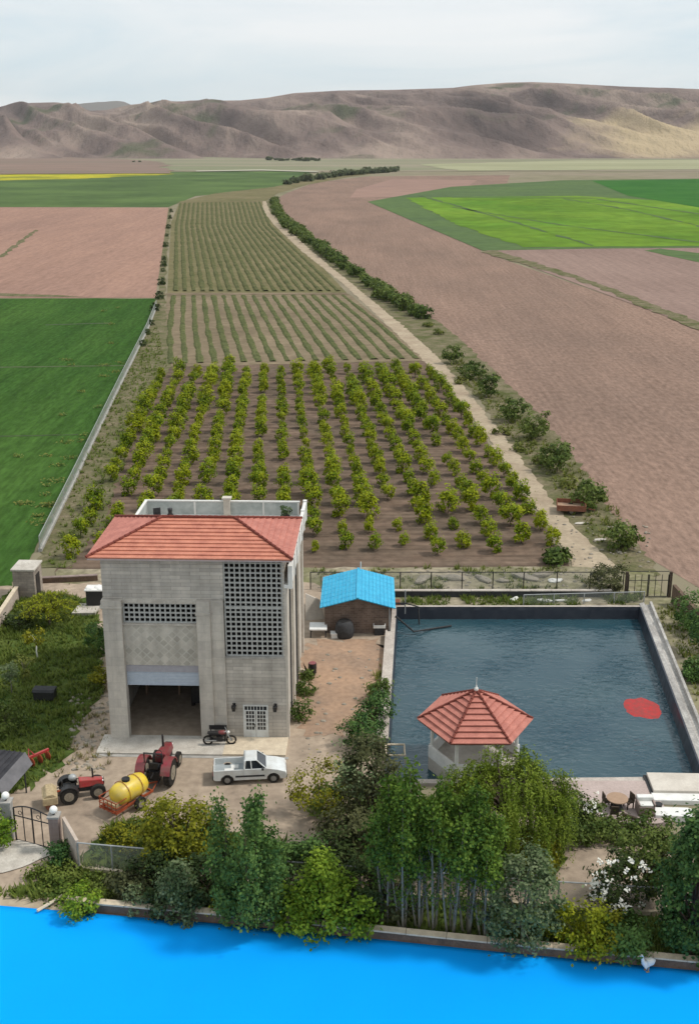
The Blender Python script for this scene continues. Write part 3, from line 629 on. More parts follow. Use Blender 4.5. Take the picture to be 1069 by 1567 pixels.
# ------------------------------------------------------------------ the house
def house():
    e = empty('house', (-16.25, 69.98, 0), R(-1.8), 'tall grey stone farm house with red tiled hip roof and open garage', 'house')
    W, D, DF = 12.0, 14.4, 7.3; T = 11.4
    # shell: plain walls
    w = MB()
    w.box(0, .3, .3, D, 0, T); w.box(.3, W - .3, D - .3, D, 0, T)          # left, back
    w.box(0, .3, .3, DF, T, 13.25); w.box(.3, W - .3, DF - .3, DF, T + .25, 13.25)
    w.build('wall', 'strip_stone', e)
    w = MB(); w.box(W - .3, W, .3, D, 0, T); w.box(W - .3, W, .3, DF, T, 13.25)
    w.box(W, W + .16, .0, .55, 0, 11.2); w.box(W, W + .14, 5.2, 5.9, 0, 11.2); w.box(W, W + .14, 10.2, 10.9, 0, 11.2); w.box(W, W + .18, D - .6, D, 0, 11.2)
    w.build('side_wall', 'cream', e)
    # interior partition and floors
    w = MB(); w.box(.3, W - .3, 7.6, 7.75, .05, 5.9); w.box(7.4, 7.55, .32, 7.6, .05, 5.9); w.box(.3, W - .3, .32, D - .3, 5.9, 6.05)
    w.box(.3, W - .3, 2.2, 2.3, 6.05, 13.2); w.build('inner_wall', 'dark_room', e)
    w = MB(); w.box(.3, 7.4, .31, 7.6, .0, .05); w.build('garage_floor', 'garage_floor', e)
    # front: right bay with strip stone
    w = MB(); w.box(7.95, W, 0, .3, 0, 6.1); w.box(11.88, W, 0, .3, 6.1, 13.25); w.build('front_wall', 'strip_stone', e)
    w = MB(); w.box(7.96, 11.9, -.05, 0.0, 6.08, 6.22); w.build('ledge', 'concrete', e)
    # upper storey plain face, above the cornice
    w = MB(); w.box(0, 8.0, 0, .3, 10.3, 13.25); w.build('upper_wall', 'strip_stone', e)
    # left bay
    w = MB(); w.box(0, 1.25, -.38, .3, 0, 9.75); w.box(-.12, 1.33, -.5, .25, 9.75, 9.95); w.box(-.06, 1.29, -.44, .25, 9.95, 10.28); w.box(.2, 1.1, -.41, -.38, 9.2, 9.35)
    w.build('pilaster', 'pier_stone', e)
    w = MB(); w.box(6.2, 7.1, -.38, .3, 0, 9.3); w.box(6.14, 7.16, -.44, .25, 9.3, 9.5); w.box(6.2, 7.1, -.36, .25, 9.5, 10.28)
    w.build('pilaster', 'pier_stone', e)
    w = MB(); w.box(7.1, 7.96, -.18, .3, 0, 10.28); w.build('pilaster', 'pier_stone', e)
    w = MB(); w.box(1.25, 6.2, -.03, .3, 5.5, 8.42); w.build('stone_panel', 'diamond_stone', e)
    w = MB(); w.box(1.25, 6.2, -.12, .1, 8.42, 8.54); w.box(1.25, 6.2, -.06, .3, 9.98, 10.3); w.build('lintel', 'pale_concrete', e)
    # lattices
    def lattice(x0, x1, z0, z1, nx, nz, mid=None):
        b = MB(); dx = (x1 - x0) / nx; dz = (z1 - z0) / nz; t = .047
        for i in range(nx + 1): b.box(x0 + i * dx - t, x0 + i * dx + t, .05, .15, z0, z1)
        for j in range(nz + 1): b.box(x0 - t, x1 + t, .047, .153, z0 + j * dz - t, z0 + j * dz + t)
        if mid: b.box(x0, x1, .02, .17, mid - .09, mid + .09)
        b.build('lattice_screen', 'lattice', e)
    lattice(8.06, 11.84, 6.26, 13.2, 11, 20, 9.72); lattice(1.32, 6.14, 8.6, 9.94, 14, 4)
    # roller shutter, half lowered
    s = MB(); s.box(1.25, 6.2, .02, .22, 4.98, 5.5); s.build('shutter_box', 'shutter_box', e)
    s = MB()
    for k in range(8): z = 4.06 + k * .115; s.box(1.26, 6.19, .06 + .012 * (k % 2), .12, z, z + .11)
    s.box(1.26, 6.19, .04, .13, 3.98, 4.055); s.build('roller_shutter', 'shutter', e)
    # double door
    d = MB(); x0, x1, z1 = 9.05, 10.75, 2.62
    d.box(x0, x1, -.05, -.001, .02, .1); d.box(x0, x0 + .1, -.06, -.001, .1, z1); d.box(x1 - .1, x1, -.06, -.001, .1, z1); d.box(x0 + .1, x1 - .1, -.06, -.001, z1 - .08, z1)
    d.box(x0 + .1, x1 - .1, -.055, -.001, 2.18, 2.24)
    for a, b in ((x0 + .1, 9.885), (9.915, x1 - .1)):
        d.box(a, b, -.04, -.002, .1, .75); d.box(a, a + .09, -.045, -.002, .75, 2.18); d.box(b - .09, b, -.045, -.002, .75, 2.18)
        for k in range(1, 5): z = .75 + k * 1.43 / 5; d.box(a + .09, b - .09, -.04, -.002, z - .025, z + .025)
        for k in (1, 2): x = a + .09 + (b - a - .18) * k / 3; d.box(x - .02, x + .02, -.037, -.002, .75, 2.18)
    for k in range(1, 7): x = x0 + .1 + k * .21; d.box(x - .02, x + .02, -.037, -.002, 2.24, z1 - .08)
    dd = d.build('door', 'white_paint', e)
    p = MB(); p.box(x0 + .1, x1 - .1, -.02, -.004, .76, z1 - .09); p.build('pane', 'glass_dark', dd)
    h = MB(); h.box(9.80, 9.84, -.1, -.045, 1.0, 1.2); h.build('handle', 'black_metal', dd)
    for x in (8.45, 11.25):
        l = MB(); l.box(x - .1, x + .1, -.06, 0, 2.3, 2.75); l.tube([(x, -.05, 2.7), (x, -.3, 2.8), (x, -.3, 2.65)], .03, 6)
        l.frust([(x - .1, -.4, 2.3), (x + .1, -.4, 2.3), (x + .1, -.2, 2.3), (x - .1, -.2, 2.3)], [(x - .15, -.45, 2.65), (x + .15, -.45, 2.65), (x + .15, -.15, 2.65), (x - .15, -.15, 2.65)])
        l.build('wall_lamp', 'black_metal', e)
    v = MB(); v.box(7.0, 7.9, -.235, -.181, .95, 1.35); v.build('vent', 'black_metal', e) if False else None
    # porch slab
    pb = MB(); pb.box(-.55, 7.9, -2.45, .0, .02, .2); pb.build('porch_slab', 'pale_concrete', e)
    pb = MB(); pb.box(7.903, 12.1, -2.4, -.0, .02, .21); pb.build('porch_slab', 'coping', e)
    pb = MB(); pb.box(-.75, 12.3, -2.75, -2.452, .01, .10); pb.build('porch_step', 'concrete', e)
    # terrace
    t = MB(); t.box(.3, W - .3, DF, D - .3, T - .1, T + .02); t.build('terrace_floor', 'pale_concrete', e)
    rl = MB(); ZT = T + 1.25
    posts = [(.15, DF + .5), (.15, D - .2), (3.9, D - .2), (9.2, D - .2), (W - .12, D - .2), (W - .12, DF + 3.4)]
    for x, y in posts: rl.box(x - .07, x + .07, y - .07, y + .07, T, ZT - .1)
    rl.box(.02, W, D - .3, D - .1, ZT - .1, ZT); rl.box(.05, .25, DF + .1, D - .3, ZT - .1, ZT)
    rl.box(.02, W, D - .29, D - .11, T + .0, T + .12)
    rl.build('railing', 'white', e)
    q = MB(); q.box(6.15, 6.65, D - .5, D - .05, T, ZT + .18); q.box(6.05, 6.75, D - .58, D + .03, ZT + .18, ZT + .3); q.build('terrace_pier', 'cream', e)
    g = MB()
    for a, b in ((.22, 3.83), (3.97, 6.15), (6.65, 9.13), (9.27, W - .2)): g.box(a, b, D - .22, D - .18, T + .12, ZT - .1)
    g.box(.13, .17, DF + .57, D - .27, T + .02, ZT - .1); g.build('railing_panel', 'frosted', e)
    # white parapet ledge down the right side
    b = MB(); b.box(W - .02, W + .46, -.1, D, T - .22, T); b.box(W + .34, W + .46, -.1, D - .0, T, ZT - .12); b.box(W + .28, W + .52, -.12, D, ZT - .12, ZT)
    for k in range(7): b.box(W + .26, W + .54, -.13 + k * 2.35, .2 + k * 2.35, T - .24, ZT + .1)
    b.build('side_parapet', 'white', e)
    for y in (3.0, 8.2):
        dp = MB(); dp.tube([(W + .1, y, T - .3), (W + .1, y, .2)], .06, 8); dp.build('downpipe', 'dark_grey', e)
    # hip roof
    ze = 13.36; x0, x1, y0, y1 = -.72, 12.62, -.75, 7.75; rise = 1.42; hy = (y1 - y0) / 2
    rx0, rx1, ry, rz = x0 + hy, x1 - hy, (y0 + y1) / 2, ze + rise
    f = MB(); f.box(x0 + .06, x1 - .06, y0 + .06, y1 - .06, ze - .14, ze + .02); f.build('fascia', 'fascia', e)
    def slope(a, b, c, d, n, mat, nm='roof'):   # eave a-b, top c-d (b->c, a->d)
        a, b, c, d = map(Vector, (a, b, c, d)); nr = (b - a).cross(d - a).normalized(); m = MB()
        for k in range(n):
            t0, t1 = k / n, (k + 1) / n
            p0, p1, p2, p3 = a.lerp(d, t0), b.lerp(c, t0), b.lerp(c, t1), a.lerp(d, t1)
            up0 = nr * .085; m.add([p0 + up0, p1 + up0, p2 + nr * .01, p3 + nr * .01], [(0, 1, 2, 3)]); m.add([p0 - nr * .02, p1 - nr * .02, p1 + up0, p0 + up0], [(0, 1, 2, 3)])
        return m.build(nm, mat, e)
    A, B, C, Dd = (x0, y0, ze), (x1, y0, ze), (x1, y1, ze), (x0, y1, ze); P, Q = (rx0, ry, rz), (rx1, ry, rz)
    slope(A, B, Q, P, 11, 'roof_tile'); slope(C, Dd, P, Q, 11, 'roof_tile')
    slope(B, C, Q, Q, 11, 'roof_tile_pink'); slope(Dd, A, P, P, 11, 'roof_tile_pink')
    up = Vector((0, 0, .09)); hp = MB()
    for a, b in ((A, P), (Dd, P), (B, Q), (C, Q), (P, Q)):
        a, b = Vector(a) + up, Vector(b) + up; n = int((b - a).length / .42)
        for k in range(n): hp.tube([a.lerp(b, k / n), a.lerp(b, (k + .94) / n)], [.11, .085], 8)
    hp.build('ridge_cap', 'hip_tile', e)
    return e
HOUSE = house()
HM = Matrix.Translation((-16.25, 69.98, 0)) @ Matrix.Rotation(R(-1.8), 4, 'Z')
def hl(x, y, z): return HM @ Vector((x, y, z))

# things on the terrace
def pot_plant(loc, label):
    e = empty('potted_plant', loc, 0, label, 'potted plant')
    m = MB(); m.tube([(0, 0, 0), (0, 0, .1), (0, 0, .55), (0, 0, .6)], [.24, .26, .36, .38], 14); m.build('pot', 'dark_grey', e)
    mb, cs = crown_mb((0, 0, 1.0), (.5, .5, .42), 9, 22, .25, .1, 'ell'); mb.build('foliage', 'leaf_grey', e); return e
pot_plant(hl(11.0, 12.6, 11.42), 'pale leafy plant in a dark pot at the right corner of the roof terrace')
e = empty('garden_chair', hl(1.35, 12.5, 11.42), .4, 'dark chair at the left corner of the roof terrace', 'chair')
m = MB(); m.box(-.28, .28, -.27, .27, .42, .5); m.build('seat', 'dark_grey', e)
m = MB(); m.box(-.28, .28, .24, .3, .5, 1.05); m.build('backrest', 'dark_grey', e)
for sx in (-.25, .25):
    for sy in (-.24, .26): q = MB(); q.box(sx - .025, sx + .025, sy - .025, sy + .025, 0, .42); q.build('leg', 'black_metal', e)
e = empty('vase', hl(2.35, 12.2, 11.42), 0, 'tall black vase beside the dark chair on the roof terrace', 'vase')
m = MB(); m.tube([(0, 0, 0), (0, 0, .25), (0, 0, .6), (0, 0, .85), (0, 0, 1.0), (0, 0, 1.2)], [.2, .33, .3, .14, .17, .19], 16); m.build('body', 'black_metal', e, smooth=True)

# ------------------------------------------------------------------ hut with blue roof
def hut():
    c = G(547, 972); e = empty('hut', (c.x, 87.2, 0), R(-1), 'small brick hut with bright blue gabled metal roof beside the pool', 'hut')
    hw, d, zt = 2.72, 6.0, 2.6; zr = 3.35
    m = MB(); m.prism([(-hw, 0), (hw, 0), (hw, zt), (0, zr - .06), (-hw, zt)], 0, d); m.build('wall', 'hut_brick', e)
    ov = .45; o2 = .38
    for s in (-1, 1):
        m = MB(); k = (zr - zt) / hw; xe = hw + o2; ze = zt - k * o2 + .05
        n = 7
        m.add([(0, -ov, zr + .05), (s * xe, -ov, ze), (s * xe, d + ov, ze), (0, d + ov, zr + .05), (0, -ov, zr - .02), (s * xe, -ov, ze - .07), (s * xe, d + ov, ze - .07), (0, d + ov, zr - .02)],
              [(0, 1, 2, 3), (7, 6, 5, 4), (0, 4, 5, 1), (1, 5, 6, 2), (2, 6, 7, 3)])
        for j in range(1, 10):   # raised tile courses of the sheet metal
            t = j / 10; x = s * xe * t; z = zr + .05 + (ze - zr - .05) * t
            m.box(min(x, x + s * .05), max(x, x + s * .05), -ov + .01, d + ov - .01, z - .01, z + .035)
        for j in range(1, 8):
            y = -ov + (d + 2 * ov) * j / 8
            m.add([(s * .06, y - .03, zr + .052 - .06 * k), (s * xe, y - .03, ze + .003), (s * xe, y + .03, ze + .003), (s * .06, y + .03, zr + .052 - .06 * k), (s * .06, y, zr + .075 - .06 * k), (s * xe, y, ze + .026)], [(0, 1, 5, 4), (4, 5, 2, 3), (0, 4, 3), (1, 2, 5)])
        m.build('roof', 'blue_roof', e)
    m = MB(); m.box(-.12, .12, -ov - .01, d + ov + .01, zr + .045, zr + .11); m.build('ridge_cap', 'blue_roof', e)
    m = MB(); m.tube([(hw - .1, -.12, zt - .1), (hw - .1, -.12, 0)], .05, 8); m.build('downpipe', 'galv', e)
    m = MB(); m.tube([(.2, d + .3, zr), (.2, d + .3, zr + .7)], .05, 6); m.build('vent_pipe', 'white', e)
hut()
# clutter by the hut
def bench(name, loc, rz, L, w, h, mat, label, cat, legm='dark_grey'):
    e = empty(name, loc, rz, label, cat); m = MB(); m.box(-L / 2, L / 2, -w / 2, w / 2, h - .12, h); m.build('top', mat, e, bevel=.02)
    for sx in (-1, 1):
        for sy in (-1, 1): q = MB(); x, y = sx * (L / 2 - .12), sy * (w / 2 - .12); q.box(x - .05, x + .05, y - .05, y + .05, 0, h - .12); q.build('leg', legm, e)
    return e
bench('table', G(487, 972), 0, 1.45, 1.5, .85, 'white', 'white topped table between the house and the blue roofed hut', 'table')
e = empty('slab', G(480, 951), 0, 'pale board leaning against the wall behind the white topped table', 'board'); m = MB(); m.add([(-.7, 0, 0), (.9, .3, 0), (.5, .9, 1.6), (-.7, .6, 2.3), (-.7, .12, 0), (.9, .42, 0), (.5, 1.02, 1.6), (-.7, .72, 2.3)], [(0, 1, 2, 3), (7, 6, 5, 4), (0, 4, 5, 1), (1, 5, 6, 2), (2, 6, 7, 3), (3, 7, 4, 0)]); m.build('board', 'cream', e)
e = empty('barrel', G(527, 975), 0, 'dark rounded barrel standing in front of the hut wall', 'barrel')
m = MB(); m.tube([(0, 0, 0), (0, 0, .15), (0, 0, .7), (0, 0, 1.2), (0, 0, 1.45)], [.6, .72, .8, .7, .5], 18); m.build('body', 'dark_grey', e, smooth=True); m = MB(); m.tube([(0, 0, 1.45), (0, 0, 1.52)], [.45, .4], 16); m.build('lid', 'black_metal', e)
e = empty('crate', G(514, 976), .1, 'small white box beside the dark barrel', 'box'); m = MB(); m.box(-.42, .42, -.3, .3, 0, .42); m.build('body', 'white', e, bevel=.03); m = MB(); m.box(-.45, .45, -.33, .33, .42, .5); m.build('lid', 'white', e)
e = empty('sink', G(580, 972), 0, 'white basin on a dark stand against the hut wall', 'sink')
m = MB(); m.box(-.5, .5, -.3, .3, .75, .82); m.box(-.5, .5, -.3, -.24, .82, .98); m.box(-.5, .5, .24, .3, .82, .98); m.box(-.5, -.44, -.24, .24, .82, .98); m.box(.44, .5, -.24, .24, .82, .98); m.build('basin', 'white', e)
m = MB(); m.box(-.4, .4, -.22, .22, 0, .75); m.build('stand', 'dark_grey', e)
e = empty('fuel_drum', G(478, 1031), 0, 'dark red drum standing against the side wall of the house', 'drum'); m = MB(); m.tube([(0, 0, 0), (0, 0, .03), (0, 0, .45), (0, 0, .47), (0, 0, .9)], [.3, .31, .31, .33, .31], 16); m.build('body', 'black_metal', e); m = MB(); m.tube([(0, 0, .9), (0, 0, .93)], [.29, .29], 16); m.build('lid', 'maroon_paint', e)

# ------------------------------------------------------------------ pool
def pool():
    e = empty('pool', (13, 78, 0), 0, 'large rectangular water reservoir basin with pale concrete walls and dark liner', 'pool'); o = Vector((13, 78, 0))
    q = [p - o for p in PQ]
    def wall(a, b, th, zt, mat, name, zb=-.0, out=None, steps=None):
        d = (b - a).normalized(); s = Vector((d.y, -d.x, 0)); m = MB()
        prof = steps or [(0, zb), (0, zt), (th, zt), (th, zb)]
        vs = []
        for p in (a, b): vs += [p + s * x + Vector((0, 0, z)) for x, z in prof]
        n = len(prof); m.add(vs, [(i, (i + 1) % n, (i + 1) % n + n, i + n) for i in range(n)] + [tuple(range(n)), tuple(reversed(range(n, 2 * n)))])
        return m.build(name, mat, e, solid='normals')
    fl, fr, br, bl = q
    up = Vector((0, 0, 1))
    # right wall: broad stepped concrete bank
    wall(fr + Vector((-.0, -1.2, 0)), br + Vector((.12, .9, 0)), 1.5, .55, 'pool_stone', 'right_wall', steps=[(.02, -1.4), (.02, .45), (.42, .56), (.46, .34), (.86, .36), (.90, .66), (1.1, .66), (1.12, -.1)])
    wall(bl.lerp(fl, .19), bl.lerp(fl, .83), .72, .5, 'pool_cap', 'left_wall', steps=[(.02, -1.4), (.02, .5), (.62, .5), (.66, .62), (.8, .62), (.8, -.1)])
    wall(br + Vector((0, .0, 0)), bl + Vector((-.3, 0, 0)), .35, .5, 'pool_cap', 'far_wall', steps=[(.02, -.1), (.02, .5), (.3, .5), (.3, -.1)])
    wall(bl, bl.lerp(fl, .189), .35, .5, 'pool_cap', 'left_wall', steps=[(.02, -1.4), (.02, .5), (.4, .5), (.4, -.1)])
    wall(fl + Vector((-.3, 0, 0)), fr + Vector((0, 0, 0)), .5, .18, 'pool_cap', 'front_wall', steps=[(.02, -1.4), (.02, .18), (.5, .18), (.5, -.1)])
    # liner faces inside
    m = MB()
    for a, b in ((fr, br), (br, bl), (bl, fl), (fl, fr)):
        zt = .44 if (a, b) != (fl, fr) else .1
        d = (b - a).normalized(); s = -Vector((d.y, -d.x, 0))
        nn = 60; base = len(m.v)
        for i in range(nn + 1):
            p = a.lerp(b, i / nn)
            for z, off in ((zt + .03, -.12), (zt + .035, .0), (zt - .25, .05), (-.9, .16), (-1.6, .2)):
                w = .05 * noise.noise(Vector((p.x * 1.3, p.y * 1.3, z))) if z < zt else 0
                m.v.append(tuple(p + s * (off + w) + up * z))
        for i in range(nn):
            for j in range(4): k = base + i * 5 + j; m.f.append((k, k + 5, k + 6, k + 1))
    m.build('liner', 'liner', e)
pool()
mb = MB(); nx, ny = 40, 50
for j in range(ny + 1):
    for i in range(nx + 1):
        a = PQ[0].lerp(PQ[1], i / nx); b = PQ[3].lerp(PQ[2], i / nx); p = a.lerp(b, j / ny); mb.v.append((p.x, p.y, -.62 + .018 * noise.noise(Vector((p.x * .9, p.y * 1.4, 0)))))
for j in range(ny):
    for i in range(nx): k = j * (nx + 1) + i; mb.f.append((k, k + 1, k + nx + 2, k + nx + 1))
tag(mb.build('water', 'water', smooth=True), kind='structure')
# pipes at the far left corner of the pool
e = empty('water_pipe', (4.5, 91.0, 0), 0, 'thin dark inlet pipe bending into the far left corner of the pool', 'pipe')
m = MB(); m.tube([(-.8, .7, .9), (.3, .5, 1.0), (1.4, -.2, .95), (1.5, -.4, -.9)], .07, 8); m.tube([(-.6, -1.4, .6), (.9, -2.6, -.3), (2.6, -1.4, -.55), (4.2, -.9, -.5)], .08, 8); m.build('pipe', 'dark_grey', e)
m = MB(); m.tube([(.3, .5, .0), (.3, .5, 2.2)], .05, 8); m.build('stand', 'galv', e)
e = empty('pump_box', (4.0, 92.6, 0), 0, 'small rusty pump housing beside the far corner of the pool', 'pump'); m = MB(); m.box(-.5, .4, -.4, .4, 0, .8); m.build('body', 'brown_rust', e, bevel=.04); m = MB(); m.cyl((.4, 0, .4), (.9, 0, .4), .2, 14); m.build('motor', 'dark_grey', e)
# red float
c = G(982, 1083, -.6); m = MB(); nr, na = 16, 56
for i in range(nr + 1):
    for k in range(na):
        a = 2 * math.pi * k / na; q = (i / nr); ex = 1 + .09 * noise.noise(Vector((math.cos(a) * 1.6, math.sin(a) * 1.6, 3)))
        x, y = 1.5 * q * ex * math.cos(a), 1.75 * q * ex * math.sin(a)
        m.v.append((x, y, (.07 - .11 * q ** 4 + .035 * noise.noise(Vector((x * 1.7, y * 1.7, 9)))) + .018 * noise.noise(Vector((x * 5, y * 5, 2)))))
for i in range(nr):
    for k in range(na): a = i * na + k; b = i * na + (k + 1) % na; m.f.append((a, a + na, b + na, b))
o = m.build('red_cloth', 'red_fabric', smooth=True); o.location = (c.x, c.y, -.62); sm = o.modifiers.new('thickness', 'SOLIDIFY'); sm.thickness = .02
tag(o, 'soft red cloth spread half sunken on the water near the right wall', 'cloth')

# ------------------------------------------------------------------ gazebo
def gazebo():
    c = G(724, 1190, 0); cx, cy = 8.2, 66.9
    e = empty('gazebo', (cx, cy, 0), 0, 'hexagonal gazebo with red tiled roof at the near edge of the pool', 'gazebo')
    Rr = 3.75; ze = 3.0; za = 5.05
    V = [Vector((Rr * math.cos(R(60 * k - 60)), Rr * math.sin(R(60 * k - 60)), ze)) for k in range(6)]; apex = Vector((0, 0, za))
    for k in range(6):
        a, b = V[k], V[(k + 1) % 6]; nr = (b - a).cross(apex - a).normalized(); m = MB(); n = 9
        for j in range(n):
            t0, t1 = j / n, (j + 1) / n; u0 = nr * .13
            p0, p1, p2, p3 = a.lerp(apex, t0), b.lerp(apex, t0), b.lerp(apex, t1), a.lerp(apex, t1)
            m.add([p0 + u0, p1 + u0, p2 + nr * .01, p3 + nr * .01], [(0, 1, 2, 3)]); m.add([p0 - nr * .02, p1 - nr * .02, p1 + u0, p0 + u0], [(0, 1, 2, 3)])
        m.build('roof', 'roof_tile_pink', e)
    m = MB()
    for k in range(6):
        a = V[k] + Vector((0, 0, .12)); b = apex + Vector((0, 0, .12))
        for j in range(11): m.tube([a.lerp(b, j / 11), a.lerp(b, (j + .93) / 11)], [.095, .07], 8)
    m.build('ridge_cap', 'hip_tile', e)
    m = MB(); m.tube([(0, 0, za), (0, 0, za + .25), (0, 0, za + .3), (0, 0, za + .45)], [.16, .12, .07, .03], 10); m.tube([(0, 0, za + .4), (0, 0, za + 1.0)], .02, 6); m.build('finial', 'white', e)
    m = MB(); m.v = [tuple(v + Vector((0, 0, -.05))) for v in V] + [tuple(v * .94 + Vector((0, 0, ze * .06 - .16))) for v in V]
    m.f = [(i, i + 6, (i + 1) % 6 + 6, (i + 1) % 6) for i in range(6)] + [tuple(range(6, 12))]; m.build('ceiling', 'fascia', e)
    for k in range(6):
        p = V[k] * .74; q = MB(); q.tube([(p.x, p.y, .25), (p.x, p.y, ze + .4)], .13, 10); q.build('post', 'white', e)
    m = MB(); n = 6; vs = [V[k] * .80 for k in range(6)]
    m.v = [(v.x, v.y, -.9) for v in vs] + [(v.x, v.y, .28) for v in vs]; m.f = [(i, (i + 1) % 6, (i + 1) % 6 + 6, i + 6) for i in range(6)] + [tuple(range(6, 12))]; m.build('platform', 'pale_concrete', e)
    for k in range(6):
        if k == 0: continue
        a, b = V[k] * .8, V[(k + 1) % 6] * .8; a.z = b.z = 0; d = (b - a).normalized(); s = Vector((d.y, -d.x, 0)); q = MB()
        q.add([a + s * .01 + Vector((0, 0, .28)), b + s * .01 + Vector((0, 0, .28)), b - s * .14 + Vector((0, 0, .28)), a - s * .14 + Vector((0, 0, .28)), a + s * .01 + Vector((0, 0, 1.15)), b + s * .01 + Vector((0, 0, 1.15)), b - s * .14 + Vector((0, 0, 1.15)), a - s * .14 + Vector((0, 0, 1.15))], [(0, 1, 5, 4), (1, 2, 6, 5), (2, 3, 7, 6), (3, 0, 4, 7), (4, 5, 6, 7)])
        q.build('parapet', 'white', e)
gazebo()
e = empty('metal_frame', (3.0, 67.9, .5), 0, 'small pale rectangular frame at the end of the left pool wall', 'frame'); m = MB(); pts = [(-.6, 0, .1), (.65, 0, .1), (.65, -1.4, .1), (-.6, -1.4, .1), (-.6, 0, .1)]; m.tube(pts, .07, 6)
for p in pts[:4]: m.tube([(p[0], p[1], -.5), (p[0], p[1], .1)], .05, 6)
m.build('frame', 'coping', e)

# ------------------------------------------------------------------ terrace by the pool
def seat_terrace():
    pts = [G(862, 1200), G(985, 1200), G(1010, 1232), G(1030, 1262), G(985, 1268), G(900, 1262), G(862, 1240)]
    m = MB(); n = len(pts); m.v = [(p.x, p.y, .02) for p in pts] + [(p.x, p.y, .26) for p in pts]; m.f = [tuple(range(2 * n - 1, n - 1, -1))] + [((i + 1) % n, i, i + n, (i + 1) % n + n) for i in range(n)]
    tag(m.build('terrace', 'deck', solid='normals'), kind='structure')
    # white stepped block at the corner
    e = empty('steps', (20.5, 63.0, 0), R(-2), 'broad white concrete steps at the near right corner of the pool', 'steps')
    m = MB(); m.box(-1.55, 3.2, -.65, 1.5, -1.0, .5); m.build('upper_step', 'cream', e, bevel=.03)
    m = MB(); m.box(-1.7, 3.2, -1.5, -.653, -.0, .34); m.build('lower_step', 'white', e, bevel=.03)
    m = MB(); m.box(-1.75, -1.553, -.65, 1.5, -1.0, .3); m.build('edge', 'dark_grey', e)
    e = empty('low_wall', G(1030, 1252), R(-4), 'flat white slab on the ground in front of the pool steps', 'slab'); m = MB(); m.box(-1.2, 1.1, -.45, .45, .0, .45); m.build('body', 'white', e, bevel=.04)
    m = MB(); m.box(-1.1, 1.0, .55, .75, 0, .3); m.build('kerb', 'white', e)
    e = empty('armchair', G(985, 1249), 0, 'grey box armchair with white top on the pink terrace', 'armchair')
    m = MB(); m.box(-.5, .5, -.45, .5, .26, .9); m.build('body', 'pillar_stone', e, bevel=.05); m = MB(); m.box(-.48, .48, .1, .5, .9, 1.25); m.build('backrest', 'white', e, bevel=.06); m = MB(); m.box(-.4, .4, -.4, .1, .9, 1.0); m.build('cushion', 'white', e, bevel=.04)
    for sx in (-.52, .42): q = MB(); q.box(sx, sx + .1, -.44, .48, .9, 1.08); q.build('armrest', 'pillar_stone', e, bevel=.03)
    e = empty('table', G(942, 1243), .1, 'wooden topped round table with dark base on the pink terrace', 'table')
    m = MB(); m.cyl((0, 0, .95), (0, 0, 1.01), .65, 24); m.build('top', 'wood', e); m = MB(); m.tube([(0, 0, .26), (0, 0, .34), (0, 0, .6), (0, 0, .95)], [.42, .4, .3, .42], 16); m.build('base', 'dark_grey', e)
    def chair(px, py, rz, label):
        e = empty('chair', G(px, py) + Vector((0, 0, .26)), rz, label, 'chair')
        m = MB(); m.box(-.24, .24, -.24, .24, .40, .46); m.build('seat', 'bark_dark', e); m = MB(); m.box(-.24, .24, .2, .26, .46, .95); m.build('backrest', 'bark_dark', e)
        for sx in (-.2, .2):
            for sy in (-.2, .2): q = MB(); q.box(sx - .03, sx + .03, sy - .03, sy + .03, 0, .4); q.build('leg', 'bark_dark', e)
    chair(960, 1241, -1.2, 'dark wooden chair on the right side of the terrace table'); chair(938, 1258, 3.0, 'dark wooden chair pushed to the near side of the terrace table'); chair(927, 1240, 1.7, 'dark wooden chair on the left side of the terrace table')
    e = empty('bench_rail', G(964, 1258) + Vector((0, 0, .26)), R(-35), 'short dark log lying on the near edge of the terrace', 'log'); m = MB(); m.tube([(-.5, 0, .1), (.5, 0, .1)], .1, 8); m.build('log', 'bark_dark', e)
    e = empty('bucket', G(1006, 1240) + Vector((0, 0, .05)), 0, 'small black bucket between the armchair and the white slab', 'bucket'); m = MB(); m.tube([(0, 0, 0), (0, 0, .42)], [.17, .24], 14); m.build('body', 'black_metal', e); m = MB(); m.tube([(-.24, 0, .42), (-.15, 0, .62), (.15, 0, .62), (.24, 0, .42)], .015, 5); m.build('handle', 'galv', e)
seat_terrace()

# ------------------------------------------------------------------ fences, walls and gates
def post(parent, p, h, r=.05, mat='galv', name='post'):
    q = MB(); q.tube([p, p + Vector((0, 0, h))], r, 8); return q.build(name, mat, parent)
def fence(name, pts, h, label, cat='fence', base=.0, bw=.2, basem='coping', meshm='wire_mesh', spacing=3.0, railm='galv', postm='galv', z0=0, pr=.05):
    o = pts[0]; e = empty(name, o, 0, label, cat); L = [p - o for p in pts]
    if base:
        m = MB()
        for a, b in zip(L, L[1:]):
            d = (b - a).normalized(); s = Vector((-d.y, d.x, 0)) * bw / 2
            m.frust([a - s, b - s, b + s, a + s], [p + Vector((0, 0, base)) for p in (a - s, b - s, b + s, a + s)])
        m.build('base_wall', basem, e)
    r = MB(); w = MB()
    for a, b in zip(L, L[1:]):
        ln = (b - a).length; n = max(1, round(ln / spacing))
        for k in range(n): post(e, a.lerp(b, k / n) + Vector((0, 0, base)), h - base, pr, postm)
        r.tube([a + Vector((0, 0, h)), b + Vector((0, 0, h))], pr * .8, 6)
        w.add([a + Vector((0, 0, base)), b + Vector((0, 0, base)), b + Vector((0, 0, h - .02)), a + Vector((0, 0, h - .02))], [(0, 1, 2, 3)])
    post(e, L[-1] + Vector((0, 0, base)), h - base, pr, postm)
    r.build('top_rail', railm, e); w.build('wire_mesh', meshm, e); return e
